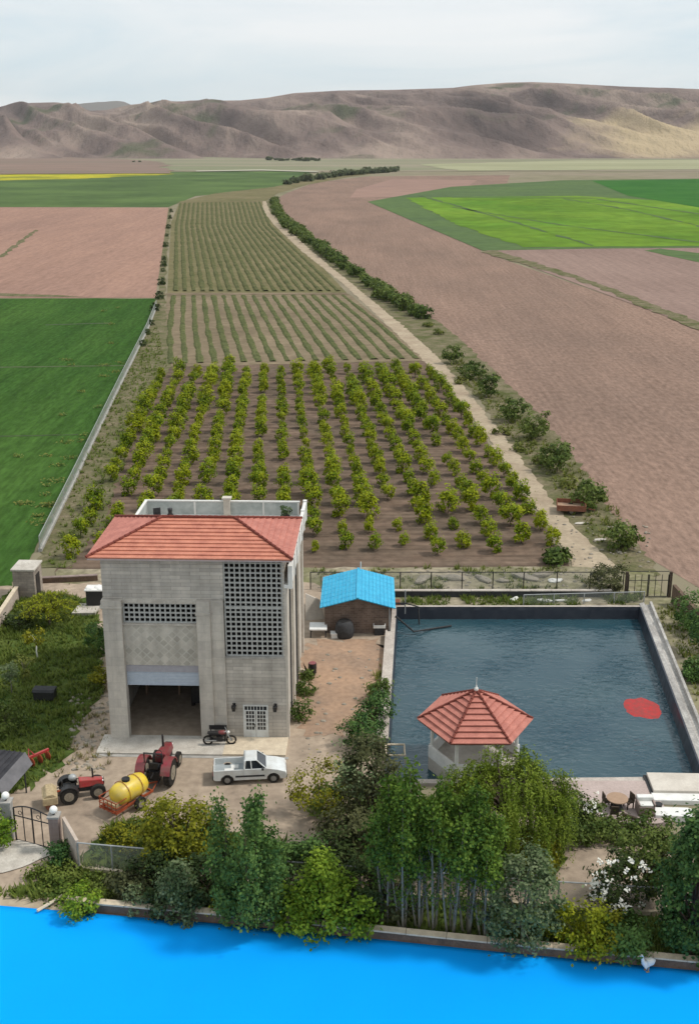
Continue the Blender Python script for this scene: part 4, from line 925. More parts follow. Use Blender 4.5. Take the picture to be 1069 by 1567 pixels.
fence('wire_fence', [G(62, 845), G(114, 738), G(183, 593), G(225, 508), G(240, 470)], 1.7, 'long grey wire fence between the dark green wheat and the orchard', meshm='wire_mesh_dense', spacing=8, base=.35, bw=.35, basem='concrete')
fence('wire_fence', [G(475, 903), G(612, 903), G(800, 903), G(952, 903)], 1.75, 'wire fence with dark posts on the strip between orchard and pool', spacing=3.1, postm='black_metal', railm='dark_grey', pr=.05)
fence('wire_fence', [G(800, 928), G(984, 923)], 1.1, 'low pale wire railing along the far end of the pool', spacing=2.4)
f0, f1, f2, f3 = G(94, 1303), G(122, 1333), G(330, 1352), G(852, 1392)
fence('wire_fence', [f1, f2], 1.85, 'wire mesh fence on a pale low wall by the entrance gate', base=.3, spacing=1.9)
fence('wire_fence', [f2 + Vector((.1, 0, 0)), f3, G(1010, 1402)], 1.75, 'wire mesh fence running behind the front trees to the white rose bush', base=.3, spacing=2.6, meshm='wire_mesh')
# panel wall between gate pillar and fence corner
e = empty('panel_wall', f0, 0, 'pale sloping wall panel between the gate pillar and the mesh fence', 'wall'); a = Vector((.3, 0, 0)); b = f1 - f0; d = (b - a).normalized(); s = Vector((-d.y, d.x, 0)) * .09
m = MB(); m.frust([a - s, b - s, b + s, a + s], [a - s + Vector((0, 0, 2.3)), b - s + Vector((0, 0, 2.0)), b + s + Vector((0, 0, 2.0)), a + s + Vector((0, 0, 2.3))]); m.build('panel', 'sand_wall', e)
s *= 2; m = MB(); m.frust([a - s, b - s, b + s, a + s], [p + Vector((0, 0, .28)) for p in (a - s, b - s, b + s, a + s)]); m.build('footing', 'coping', e)
# gate with pillars and globe lamps
gl, gr = G(26, 1287), G(88, 1303)
def pillar(p, h, mat, label, globe_label):
    e = empty('gate_pillar', p, 0, label, 'pillar'); m = MB(); m.box(-.28, .28, -.28, .28, 0, h); m.build('shaft', mat, e); m = MB(); m.box(-.34, .34, -.34, .34, h, h + .12); m.build('cap', 'concrete', e)
    g = empty('globe_lamp', p + Vector((0, 0, h + .12)), 0, globe_label, 'lamp'); m = MB(); m.tube([(0, 0, 0), (0, 0, .12)], .07, 8); m.build('stem', 'black_metal', g); m = MB(); m.ell((0, 0, .3), (.23, .23, .23), 20, 14); m.build('globe', 'globe', g, smooth=True)
pillar(gr, 2.35, 'pillar_stone', 'brown stone gate pillar on the right side of the entrance gate', 'white globe lamp on top of the brown stone gate pillar')
pillar(gl + Vector((-.45, .2, 0)), 2.5, 'concrete', 'grey gate pillar on the left side of the entrance gate', 'white globe lamp on the grey pillar below the awning')
e = empty('gate', gl, 0, 'black metal entrance gate with arched top rail', 'gate'); d = gr - gl; L = d.length - .3; u = d.normalized()
m = MB(); N = 5
tops = [2.25 + .35 * math.sin(math.pi * k / 4) * (1 - k / 8) for k in range(5)]
for k in range(5):
    p = u * (L * k / 4); m.tube([p, p + Vector((0, 0, tops[k]))], .05 if k in (0, 2, 4) else .032, 8)
m.tube([u * (L * k / 16) + Vector((0, 0, 2.25 + .35 * math.sin(math.pi * k / 16) * (1 - k / 32))) for k in range(17)], .04, 6)
for z in (.12, 1.75): m.tube([Vector((0, 0, z)), u * L + Vector((0, 0, z))], .035, 6)
m.build('frame', 'black_metal', e)
for t in (.12, .62): q = MB(); q.tube([u * (L * t + .14 + .12 * math.cos(a * .4)) + Vector((0, 0, 2.0 + .12 * math.sin(a * .4))) for a in range(17)], .02, 5); q.build('scroll', 'black_metal', e)
# far gate
e = empty('gate', G(956, 915), 0, 'dark metal gate of vertical bars at the far right corner beyond the pool', 'gate'); L = 3.9
for x in (0, L): q = MB(); q.box(x - .12, x + .12, -.12, .12, 0, 2.5); q.build('post', 'bark_dark', e)
for a, b in ((.18, 1.9), (2.0, L - .18)):
    q = MB()
    for k in range(4): x = a + (b - a) * k / 3; q.tube([(x, 0, .12), (x, 0, 2.25)], .045 if k % 3 == 0 else .03, 6)
    for z in (.15, 1.7, 2.55): q.tube([(a, 0, z), (b, 0, z)], .035, 6)
    q.build('leaf', 'black_metal', e)
e = empty('gate_wall', G(1022, 925), 0, 'short brown wall beside the far metal gate', 'wall'); m = MB(); m.frust([(.2, 0, 0), (.5, 0, 0), (1.7, -3.4, 0), (1.3, -3.4, 0)], [(.2, 0, 1.9), (.5, 0, 1.9), (1.7, -3.4, .9), (1.3, -3.4, .9)]); m.build('body', 'wall_mud', e)
# low wall at the front, wall behind the pool
def low_wall(pts, h, th, label, mat, capm, name='low_wall'):
    o = pts[0]; e = empty(name, o, 0, label, 'wall'); m = MB(); c = MB()
    for a, b in zip(pts, pts[1:]):
        a = a - o; b = b - o; d = (b - a).normalized(); s = Vector((-d.y, d.x, 0)); n = max(1, int((b - a).length / 1.6))
        m.frust([a - s * th, b - s * th, b + s * th, a + s * th], [q + Vector((0, 0, h)) for q in (a - s * th, b - s * th, b + s * th, a + s * th)])
        for k in range(n):
            p, q = a.lerp(b, k / n), a.lerp(b, (k + .985) / n); w = th + .06; z0 = h + .003 + rng.uniform(0, .01); zz = z0 + .09
            c.frust([v + Vector((0, 0, z0)) for v in (p - s * w, q - s * w, q + s * w, p + s * w)], [v + Vector((0, 0, zz)) for v in (p - s * w, q - s * w, q + s * w, p + s * w)])
    m.build('wall', mat, e); c.build('coping', capm, e)
low_wall([G(104, 1392), G(330, 1412), G(560, 1436), G(745, 1455), G(1100, 1489)], .62, .16, 'low mud coloured wall with pale coping along the blue sheet', 'wall_mud', 'coping')
low_wall([G(600, 914), G(780, 914), G(935, 914)], .62, .14, 'low dark concrete wall with pale coping between pool and orchard', 'dark_grey', 'pool_cap')
e = empty('plank', G(60, 1397), 0, 'pale plank lying across the edge of the blue sheet', 'plank'); m = MB(); a, b = Vector((0, -.25, .32)), G(102, 1380) - G(60, 1397) + Vector((.1, .3, .42)); m.tube([a, b], .09, 6); m.build('plank', 'coping', e)

# concrete booth at the left edge and its wall
e = empty('booth', G(40, 918), R(-2), 'small grey block booth with flat pale roof at the corner of the wheat field', 'booth')
m = MB(); m.box(-1.0, .9, 0, 2.3, 0, 2.75); m.build('wall', 'block', e); m = MB(); m.box(-1.12, 1.02, -.12, 2.42, 2.75, 2.92); m.build('roof', 'pale_concrete', e, bevel=.02)
m = MB(); m.box(.901, .95, .5, 1.5, .05, 2.2); m.build('door', 'black_metal', e)
low_wall([G(-25, 1000), G(28, 918)], 1.25, .12, 'sand coloured boundary wall running from the left edge to the booth', 'sand_wall', 'coping', name='boundary_wall')
low_wall([G(66, 893), G(150, 889)], .55, .15, 'low brown wall between the orchard and the lawn left of the house', 'wall_mud', 'pillar_stone', name='boundary_wall')
e = empty('generator', G(148, 930), 0, 'black generator under a white sheet behind the left side of the house', 'generator')
m = MB(); m.box(-.75, .8, -.5, .7, .1, 1.75); m.build('body', 'black_metal', e, bevel=.06); m = MB(); m.box(-.85, .9, -.55, .8, 1.752, 1.85)
for k in range(6): m.ell((rng.uniform(-.6, .6), rng.uniform(-.3, .5), 1.85), (.3, .3, .12), 10, 6)
m.build('sheet', 'white', e); m = MB(); m.box(-.7, -.5, -.4, .6, 0, .1); m.box(.5, .7, -.4, .6, 0, .1); m.build('skid', 'dark_grey', e)
e = empty('paving_slab', G(128, 940), .1, 'pale concrete slab lying on the grass beside the black generator', 'slab'); m = MB(); m.add([(-.9, -.6, 0), (1.1, -.7, 0), (1.5, 1.3, 0), (-.5, 1.6, 0), (-.9, -.6, .4), (1.1, -.7, .4), (1.5, 1.3, .4), (-.5, 1.6, .4)], [(4, 5, 6, 7), (0, 1, 5, 4), (1, 2, 6, 5), (2, 3, 7, 6), (3, 0, 4, 7)]); m.build('slab', 'pale_concrete', e)
e = empty('grill_box', G(70, 1072), -.05, 'black metal box with grey lid standing on the lawn', 'box'); m = MB(); m.box(-.75, .75, -.4, .4, .2, .85); m.build('body', 'black_metal', e, bevel=.03); m = MB(); m.prism([(-.45, .853), (.45, .853), (.35, 1.02), (-.35, 1.02)], -.8, .8, 'yz'); m.build('lid', 'dark_grey', e)
for sx in (-.65, .65): q = MB(); q.box(sx - .05, sx + .05, -.35, .35, 0, .2); q.build('leg', 'black_metal', e)
# awning at the left edge
e = empty('awning', G(0, 1252), 0, 'dark grey sheet awning with a pale edge at the left beside the gate', 'awning')
m = MB(); m.add([(-4.5, .2, 2.5), (.1, -.3, 2.4), (1.0, 2.9, 2.75), (-3.0, 3.6, 2.85), (-4.5, .2, 2.56), (.1, -.3, 2.46), (1.0, 2.9, 2.81), (-3.0, 3.6, 2.91)], [(3, 2, 1, 0), (4, 5, 6, 7), (0, 1, 5, 4), (1, 2, 6, 5), (2, 3, 7, 6), (3, 0, 4, 7)])
for k in range(12):
    t = k / 12; a = Vector((-4.5, .2, 2.58)).lerp(Vector((.1, -.3, 2.48)), t); b = Vector((-3.0, 3.6, 2.93)).lerp(Vector((1.0, 2.9, 2.83)), t); m.tube([a, b], .05, 6)
m.build('roof_sheet', 'awning', e)
m = MB(); m.add([(.1, -.3, 2.47), (1.0, 2.9, 2.82), (1.5, 2.5, 2.2), (.6, -.7, 1.85), (.1, -.3, 2.52), (1.0, 2.9, 2.87), (1.53, 2.5, 2.25), (.63, -.7, 1.9)], [(3, 2, 1, 0), (4, 5, 6, 7), (0, 1, 5, 4), (1, 2, 6, 5), (2, 3, 7, 6), (3, 0, 4, 7)]); m.build('side_flap', 'awning_edge', e)
for p in ((-2.6, 3.4), (.9, 2.7), (.0, -.1)): post(e, Vector((p[0], p[1], 0)), 2.4, .05, 'dark_grey')

# ------------------------------------------------------------------ vehicles
def pickup():
    c = G(381, 1201); e = empty('pickup_truck', (c.x, c.y + .75, .1), R(5), 'silver white pickup truck with open bed parked in front of the house', 'pickup truck')
    hw = .83
    def arch(cx, r, z, n=8): return [(cx + r * math.cos(math.pi * k / n), z + r * math.sin(math.pi * k / n)) for k in range(n + 1)]
    rear, front = -1.42, 1.5
    b = MB()
    # cab and bonnet solid with wheel arch
    prof = [(-.38, .30)] + list(reversed([(x, z) for x, z in arch(front, .42, .30)])) + [(2.2, .30), (2.32, .42), (2.34, .62), (2.26, .80), (1.75, .96), (1.12, 1.06), (-.38, 1.06)]
    b.prism(prof, -hw, hw)
    # bed: floor, two sides with arches, tailgate
    side = [(-.381, .30), (-.381, 1.05), (-2.28, 1.03), (-2.30, .42), (-2.2, .32)] + list(arch(rear, .42, .30)[::-1])
    for y0, y1 in ((-hw, -hw + .07), (hw - .07, hw)): b.prism(side, y0, y1)
    b.box(-2.28, -2.22, -hw + .07, hw - .07, .45, 1.03)
    b.build('body', 'white_paint', e, bevel=.025)
    q = MB(); q.box(-2.219, -.382, -hw + .072, hw - .072, .5, .6); q.build('bed_floor', 'grey_paint', e)
    for y in (-hw - .012, hw - .018): q = MB(); q.box(-.9, .95, y, y + .03, .52, .64); q.build('side_trim', 'dark_grey', e)
    # cabin
    base = [(-.34, -.78, 1.062), (1.05, -.78, 1.062), (1.05, .78, 1.062), (-.34, .78, 1.062)]; top = [(-.26, -.62, 1.56), (.42, -.62, 1.56), (.42, .62, 1.56), (-.26, .62, 1.56)]
    q = MB(); q.frust(base, top); q.build('window', 'glass_dark', e)
    r = MB(); r.frust([(-.34, -.66, 1.563), (.5, -.66, 1.563), (.5, .66, 1.563), (-.34, .66, 1.563)], [(-.24, -.56, 1.64), (.36, -.56, 1.64), (.36, .56, 1.64), (-.24, .56, 1.64)]); 
    for s in (-1, 1):
        r.tube([(1.06, s * .79, 1.05), (.46, s * .64, 1.58)], .045, 6); r.tube([(-.34, s * .79, 1.05), (-.28, s * .64, 1.58)], .07, 6); r.tube([(.12, s * .795, 1.05), (.08, s * .64, 1.58)], .04, 6)
    r.build('cab_roof', 'white_paint', e, bevel=.02)
    q = MB(); q.box(2.2, 2.37, -.78, .78, .32, .52); q.build('bumper', 'dark_grey', e, bevel=.04); q = MB(); q.box(-2.36, -2.302, -.78, .78, .34, .5); q.build('bumper', 'dark_grey', e, bevel=.02)
    for s in (-1, 1):
        q = MB(); q.ell((2.22, s * .62, .68), (.12, .17, .09), 12, 8); q.build('headlight', 'globe', e, smooth=True); q = MB(); q.box(-2.325, -2.301, s * .72 - .08, s * .72 + .08, .65, .9); q.build('tail_light', 'red_paint', e)
        q = MB(); q.box(.75, .9, s * .95 - .1, s * .95 + .1, 1.05, 1.18); q.build('mirror', 'dark_grey', e, bevel=.02)
        for x in (rear, front): wheel(e, x, s * .72, .33, .2)
    q = MB(); q.box(-1.6, -1.0, -.3, .1, .601, .66); q.box(-1.2, -.7, .1, .5, .601, .68); q.build('load', 'white', e)
pickup()
def tractor(loc, rz, paint, label, s=1.0, rops=True, name='tractor', rr=.75, fm=None):
    e = empty(name, loc, rz, label, 'tractor'); e.scale = (s, s, s)
    m = MB(); m.box(-.25, 2.35, -.22, .22, .5, .82); m.box(-.45, .5, -.3, .3, .4, .95); m.tube([(0, -.62, .75), (0, .62, .75)], .12, 8); m.tube([(2.0, -.55, .42), (2.0, .55, .42)], .08, 8); m.build('chassis', 'black_metal', e)
    m = MB(); m.frust([(.75, -.33, .82), (2.45, -.28, .82), (2.45, .28, .82), (.75, .33, .82)], [(.75, -.3, 1.42), (2.38, -.22, 1.25), (2.38, .22, 1.25), (.75, .3, 1.42)]); m.build('bonnet', paint, e, bevel=.06)
    m = MB(); m.box(2.452, 2.49, -.2, .2, .85, 1.2); m.build('grille', 'black_metal', e)
    for sy in (-1, 1):
        f = MB(); a = [((rr + .11) * math.cos(R(t)), rr + (rr + .11) * math.sin(R(t))) for t in range(15, 166, 15)]; i = [((rr + .05) * math.cos(R(t)), rr + (rr + .05) * math.sin(R(t))) for t in range(165, 14, -15)]
        f.prism(a + i, sy * .72 - .26, sy * .72 + .26); f.build('fender', fm or paint, e)
        wheel(e, 0, sy * .76, rr, .38, 'dusty_rim', 'rear_wheel'); wheel(e, 2.0, sy * .64, .42 if rr > .7 else .55, .24 if rr > .7 else .3, 'dusty_rim', 'front_wheel')
        h = MB(); h.ell((2.4, sy * .18, 1.12), (.07, .08, .08), 10, 6); h.build('headlight', 'globe', e)
    m = MB(); m.box(-.35, .15, -.24, .24, 1.0, 1.12); m.box(-.42, -.34, -.24, .24, 1.1, 1.5); m.build('seat', 'black_metal', e, bevel=.04)
    m = MB(); m.tube([(.85, 0, 1.35), (.5, 0, 1.55)], .03, 6); m.tube([(.5 + .06 * math.cos(k * .524), .2 * math.sin(k * .524), 1.56 + .18 * math.cos(k * .524)) for k in range(13)], .022, 6); m.build('steering_wheel', 'black_metal', e)
    m = MB(); m.tube([(1.75, .12, 1.3), (1.75, .12, 1.95), (1.7, .12, 2.05)], [.07, .06, .05], 10); m.build('exhaust', 'black_metal', e)
    if rops:
        m = MB(); m.tube([(-.4, -.5, .9), (-.45, -.5, 2.1), (-.45, .5, 2.1), (-.4, .5, .9)], .05, 6); m.build('roll_bar', 'black_metal', e)
    m = MB(); m.tube([(-.45, -.3, .5), (-1.1, -.35, .55)], .05, 6); m.tube([(-.45, .3, .5), (-1.1, .35, .55)], .05, 6); m.tube([(-.4, 0, .95), (-1.05, 0, .9)], .04, 6); m.build('hitch', 'black_metal', e); return e
tractor(G(240, 1203) + Vector((0, .2, .1)), R(82), 'maroon_paint', 'dark red tractor standing in front of the porch with the yellow sprayer behind it', 1.15)
t2 = tractor(G(104, 1228) + Vector((0, .35, .1)), R(17), 'red_paint', 'small old tractor with bright red bonnet near the entrance gate', .88, rops=False, rr=.62, fm='black_metal')
m = MB(); m.ell((.35, 0, 1.6), (.3, .28, .24), 16, 10); m.build('canopy', 'galv', t2, smooth=True)
e = empty('rotary_tiller', G(80, 1236) + Vector((0, .1, .1)), R(17), 'straw coloured tiller attached behind the small red tractor', 'tiller')
m = MB(); m.box(-.55, .35, -.75, .75, .45, .95); m.prism([(-.5, .95), (.3, .95), (.1, 1.15), (-.3, 1.15)], -.7, .7); m.build('hood', 'straw_metal', e, bevel=.05)
for y in (-.55, -.18, .18, .55): q = MB(); q.cyl((-.1, y - .03, .32), (-.1, y + .03, .32), .32, 10); q.build('blade_disc', 'brown_rust', e)
m = MB(); m.tube([(.35, 0, .9), (.8, 0, .95)], .06, 6); m.build('hitch', 'rust_red', e)
def sprayer():
    e = empty('sprayer_trailer', G(196, 1241) + Vector((.05, .45, .1)), R(54), 'yellow tank sprayer trailer on a rusty red frame behind the dark red tractor', 'sprayer')
    m = MB(); k = [(-1.3, .05), (-1.26, .35), (-1.1, .58), (-.8, .68), (0, .72), (.8, .68), (1.1, .58), (1.26, .35), (1.3, .05)]
    m.tube([(x, 0, 1.18) for x, r in k], [r for x, r in k], 22); m.build('tank', 'yellow_tank', e, smooth=True)
    m = MB(); m.tube([(-.2, 0, 1.86), (-.2, 0, 2.0)], .25, 16); m.build('lid', 'black_metal', e)
    m = MB()
    for x in (-.55, .5): m.tube([(x + .0, .74 * math.cos(R(t)), 1.18 + .74 * math.sin(R(t))) for t in range(-20, 201, 20)], .02, 5)
    m.build('strap', 'rust_red', e)
    m = MB()
    for y in (-.6, .6): m.box(-1.7, 1.4, y - .05, y + .05, .5, .62)
    for x in (-1.65, -.5, .6, 1.35): m.box(x - .05, x + .05, -.549, .549, .505, .615)
    m.tube([(1.4, -.55, .55), (2.4, 0, .5), (1.4, .55, .55)], .05, 6)
    for y in (-.7, -.35, 0, .35, .7): m.tube([(-1.75, y, .45), (-1.75, y, 1.25)], .03, 6)
    for z in (.55, .9, 1.25): m.tube([(-1.75, -.75, z), (-1.75, .75, z)], .035, 6); m.tube([(-1.75, .75, z), (-.9, .75, z)], .03, 6); m.tube([(-1.75, -.75, z), (-.9, -.75, z)], .03, 6)
    m.build('frame', 'rust_red', e)
    m = MB(); m.box(-1.6, -1.15, -.4, .4, .63, .95); m.build('pump', 'straw_metal', e, bevel=.04)
    for s in (-1, 1): wheel(e, .1, s * .82, .42, .22, 'dusty_rim')
sprayer()
# red plough on the grass edge
e = empty('plough', G(52, 1172) + Vector((0, 0, .08)), R(48), 'red disc plough lying on the grass above the awning', 'plough')
m = MB(); m.box(-1.1, 1.2, -.07, .07, .55, .72); m.tube([(-.3, 0, .7), (-.1, .3, 1.1), (.1, 0, .72)], .05, 6); m.build('beam', 'red_paint', e)
for k in range(4):
    x = -.9 + k * .6; q = MB(); q.tube([(x, 0, .6), (x + .1, -.1, .3)], .05, 6); q.ell((x + .12, -.15, .32), (.1, .32, .32), 14, 8); q.build('disc', 'rust_red', e)
# motorcycle by the garage
def motorcycle():
    e = empty('motorcycle', G(336, 1141, .2) + Vector((0, .2, 0)), R(2), 'black motorcycle parked on the porch between the garage and the white door', 'motorcycle')
    for x in (-.78, .78):
        w = MB(); w.tube([(x + .3 * math.cos(k * math.pi / 12), 0, .32 + .3 * math.sin(k * math.pi / 12)) for k in range(25)], .065, 8, cap=False); o = w.build('wheel', 'rubber', e)
        r = MB()
        for k in range(8): r.tube([(x, 0, .32), (x + .26 * math.cos(k * .785), 0, .32 + .26 * math.sin(k * .785))], .012, 4)
        r.cyl((x, -.07, .32), (x, .07, .32), .07, 8); r.build('spokes', 'rim', o)
    m = MB(); m.tube([(-.78, .08, .32), (-.1, .1, .42), (.35, .05, .85)], .035, 6); m.tube([(-.78, -.08, .32), (-.1, -.1, .42), (.35, -.05, .85)], .035, 6); m.tube([(-.75, 0, .8), (.35, 0, .85)], .04, 6); m.box(-.2, .2, -.14, .14, .28, .62); m.build('frame', 'black_metal', e)
    m = MB(); m.ell((.18, 0, .9), (.3, .17, .14), 14, 8); m.build('fuel_tank', 'maroon_paint', e, smooth=True); m = MB(); m.box(-.8, -.05, -.14, .14, .84, .95); m.build('seat', 'black_metal', e, bevel=.04)
    m = MB(); m.tube([(.78, .09, .32), (.45, .09, 1.0)], .03, 6); m.tube([(.78, -.09, .32), (.45, -.09, 1.0)], .03, 6); m.tube([(.35, -.36, 1.1), (.45, -.1, 1.02), (.45, .1, 1.02), (.35, .36, 1.1)], .022, 6); m.build('fork', 'galv', e)
    m = MB(); m.ell((.6, 0, .9), (.1, .11, .11), 10, 8); m.build('headlight', 'globe', e, smooth=True); m = MB(); m.tube([(-.2, -.16, .35), (-.95, -.18, .38)], [.04, .06], 8); m.build('exhaust', 'rim', e)
motorcycle()
e = empty('bench', hl(7.35, -.55, .2), R(-1.8), 'dark bench standing against the pilaster behind the motorcycle', 'bench')
m = MB(); m.box(-.6, .6, -.2, .2, .45, .52); m.build('seat', 'black_metal', e); m = MB(); m.box(-.6, .6, .14, .2, .75, 1.05); m.build('backrest', 'black_metal', e)
for s in (-.5, .5): q = MB(); q.box(s - .04, s + .04, -.18, .2, 0, .45); q.box(s - .03, s + .03, .145, .195, .52, .75); q.build('leg', 'black_metal', e)
# things in the garage, dimly seen
e = empty('cabinet', hl(5.2, 5.0, .05), 0, 'dark machine standing at the right side inside the open garage', 'machine'); m = MB(); m.box(-.5, .6, -.6, .8, .3, 1.9); m.build('body', 'black_metal', e, bevel=.1)
for s in (-.4, .45): q = MB(); q.cyl((s - .1, -.3, .3), (s + .1, -.3, .3), .3, 12); q.build('wheel', 'rubber', e)
e = empty('workbench', hl(2.2, 6.6, .05), 0, 'long bench along the back of the open garage', 'workbench'); m = MB(); m.box(-1.2, 1.4, -.4, .4, .85, .95); m.build('top', 'wood', e)
for s in (-1.1, 1.3): q = MB(); q.box(s - .06, s + .06, -.35, .35, 0, .85); q.build('leg', 'wood', e)
# rusty trailer
e = empty('farm_trailer', G(874, 786) + Vector((0, .6, 0)), R(-8), 'rusty open farm trailer parked under a bush beside the dirt path', 'trailer')
m = MB(); m.box(-1.5, 1.5, -1.3, 1.3, .55, .65); m.build('bed', 'wood', e)
for a in ((-1.5, 1.5, -1.36, -1.302), (-1.5, 1.5, 1.302, 1.36), (-1.56, -1.502, -1.36, 1.36), (1.502, 1.56, -1.36, 1.36)): q = MB(); q.box(*a, .5, 1.12); q.build('side_board', 'brown_rust', e)
for s in (-1, 1): wheel(e, .0, s * 1.0, .38, .22, 'dusty_rim')
m = MB(); m.tube([(1.5, 0, .5), (2.6, -.2, .4)], .06, 6); m.build('drawbar', 'brown_rust', e)
# stone blocks and rubble on the strip
k = 0
def boulder(loc, s, mat='stone', first=None):
    m = MB(); m.ell((0, 0, .3), (1, .75, .55), 12, 8)
    m.v = [tuple(Vector(v) * (1 + .45 * noise.noise(Vector(v) * 1.4 + Vector((loc.x, loc.y, 0))))) for v in m.v]
    o = m.build('boulder', mat); o.location = loc; o.scale = (s[0] * .8, s[1] * .8, s[2] * .5); o.rotation_euler = (0, 0, rng.uniform(0, 3)); return o
for px, py, s, lab in ((645, 888, (1.5, .9, .9), 'pale stone block behind the fence, nearest to the blue roof'), (692, 886, (1.7, .9, .9), 'pale reddish stone block behind the fence, second from the blue roof'), (740, 888, (1.3, .8, .8), 'pale rock behind the fence in the middle of the strip'), (768, 890, (.8, .6, .7), 'rounded rock in the middle of the rubble strip'), (800, 884, (1.9, .9, .8), 'long flat pale rock at the right part of the rubble strip'), (828, 882, (1.5, .9, 1.0), 'grey rock near the end of the dirt path'), (848, 890, (.8, .7, .7), 'small white rock behind the fence near the path'), (500, 888, (1.6, .8, .7), 'grey rock between the house and the hut roof'), (786, 918, (.7, .4, .5), 'white stone on the grass strip behind the pool'), (832, 920, (.9, .4, .45), 'white stone on the grass strip, middle one of the row by the pool'), (897, 920, (.6, .35, .4), 'white stone on the grass strip, nearest to the far gate'), (858, 920, (.8, .3, .4), 'flat white stone between the other stones behind the pool')):
    tag(boulder(G(px, py, .06), s, 'white' if 'white' in lab else 'stone'), lab, 'rock')
for px, py, lab in ((888, 801, 'flat pale stone on the verge below the rusty trailer'), (918, 826, 'small white stone on the verge near the bush by the gate')): tag(boulder(G(px, py, .05), (.8, .5, .3), 'pale_concrete'), lab, 'rock')
sb = None
m = MB()
for k in range(420):
    u = rng.random()
    if u < .35: px, py = rng.uniform(105, 168), rng.uniform(1060, 1180)
    elif u < .6: px, py = rng.uniform(480, 940), rng.uniform(872, 900)
    elif u < .8: px, py = rng.uniform(455, 590), rng.uniform(985, 1160)
    else: px, py = rng.uniform(850, 1000), rng.uniform(790, 870)
    p = G(px, py, .08); r = rng.uniform(.05, .2); m.ell((p.x, p.y, p.z), (r * rng.uniform(.8, 1.5), r, r * .6), 6, 4)
tag(m.build('rubble', 'stone'), 'loose pale stones scattered over the yard and verges', 'rubble', kind='stuff')
LK = 1.75; LS = .72
# ------------------------------------------------------------------ garden trees
def at_tree(px, py): return G(px, py)
tree('round_tree', G(280, 1335), 'round yellow green bushy tree beside the yellow sprayer', 'tree', 'leaf_olive', 4.9, 2.3, .7, 60, 60, .65, .15, 'ell', r0=.14, nl=16, up=.7)
# dark undergrowth behind the front wall
for k, (px, py, h, r, lab, mt) in enumerate(((250, 1372, 3.2, 2.3, 'dark shrub below the mesh fence, left of the pointed pale shrub', 'leaf_dark'), (318, 1372, 3.4, 2.4, 'dark shrub below the round yellow green tree', 'leaf_dark'), (200, 1372, 2.0, 1.5, 'brownish bush below the mesh fence near the gate', 'leaf_brown'),
      (455, 1378, 4.4, 2.2, 'dark green bush between the upright dark tree and the bright green bush', 'leaf_dense'), (505, 1360, 4.2, 2.4, 'dark bush behind the bright green bush', 'leaf_dark'), (555, 1395, 3.6, 2.2, 'very dark shrub between the bright green bush and the pale trunks', 'leaf_dark'), (600, 1400, 2.6, 1.6, 'dark shrub at the foot of the pale trunks', 'leaf_brown'))):
    shrub(G(px, py), lab, mt, h * .85, r * .85, 40, 44, .15, .5, name='dark_shrub', cat='shrub', nl=8)
shrub(G(275, 1402), 'pointed pale green shrub growing over the front wall', 'leaf_grey', 3.1, 1.5, 70, 44, .14, .5, name='shrub', shape='cone')
shrub(G(212, 1396), 'small pale shrub on the front wall left of the pointed one', 'leaf_grey', 1.5, .95, 16, 36, .13, .4, name='shrub', shape='cone')
shrub(G(128, 1402), 'small green shrub hanging over the blue sheet at the left', 'leaf_bright', 1.9, 1.0, 18, 36, .13, .4, name='shrub')
shrub(G(338, 1406), 'low yellowish plant on the front wall beside the upright dark tree', 'leaf_yellow', .9, .9, 12, 30, .12, .35, name='shrub')
tree('bright_bush', G(492, 1424), 'bright green leafy bush with pointed top in front of the wall', 'bush', 'leaf_bright', 4.4, 1.9, .2, 66, 55, .5, .15, 'cone', r0=.08, nl=12, up=.5)
shrub(G(538, 1427), 'bright green side bush to the right of the pointed one', 'leaf_bright', 3.0, 1.4, 26, 46, .16, .55, name='bright_bush', cat='bush', shape='column')
shrub(G(450, 1421), 'bright green side bush to the left of the pointed one', 'leaf_bright', 2.2, 1.3, 22, 44, .16, .5, name='bright_bush', cat='bush')
# blossom tree at the pool corner
e = tree('blossom_tree', G(568, 1296), 'tall dark brownish tree with pale blossom tufts at the pool corner', 'tree', 'leaf_brown', 7.0, 1.9, .5, 80, 64, .62, .14, 'column', r0=.16, nl=16)
mb = MB()
for _ in range(46):
    p = Vector((rng.uniform(-2.0, .5), rng.uniform(-1.7, 1.0), rng.uniform(3.4, 6.7)))
    for _ in range(10): mb.leaf(p + Vector((rng.gauss(0, .2), rng.gauss(0, .2), rng.gauss(0, .14))), Vector((0, -.4, 1)) + rdir() * .6, .10)
mb.build('blossom', 'leaf_grey', e)
tree('feathery_tree', G(492, 1250), 'low feathery yellow green tree right of the pickup truck', 'tree', 'leaf_olive', 3.6, 2.0, .3, 34, 46, .62, .13, 'ell', r0=.07, nl=10)
shrub(G(520, 1252), 'green bush under the feathery tree', 'leaf_shrub', 2.0, 1.9, 26, 40, .15, .5, name='bush', cat='bush')
shrub(G(540, 1330), 'grey brown shrub below the blossom tree', 'leaf_brown', 4.0, 2.0, 40, 46, .15, .6, name='shrub')
shrub(G(575, 1112), 'dark bush growing against the outside of the left pool wall', 'leaf_dense', 2.6, 1.2, 26, 40, .14, .45, name='bush', cat='bush')
shrub(G(580, 1072), 'low green bush against the left pool wall, nearest to the hut', 'leaf_shrub', 1.6, .9, 16, 36, .14, .4, name='bush', cat='bush')
shrub(G(555, 1145), 'dark green bush in the corner between alley and blossom tree', 'leaf_dense', 2.4, 1.5, 28, 40, .14, .5, name='bush', cat='bush')
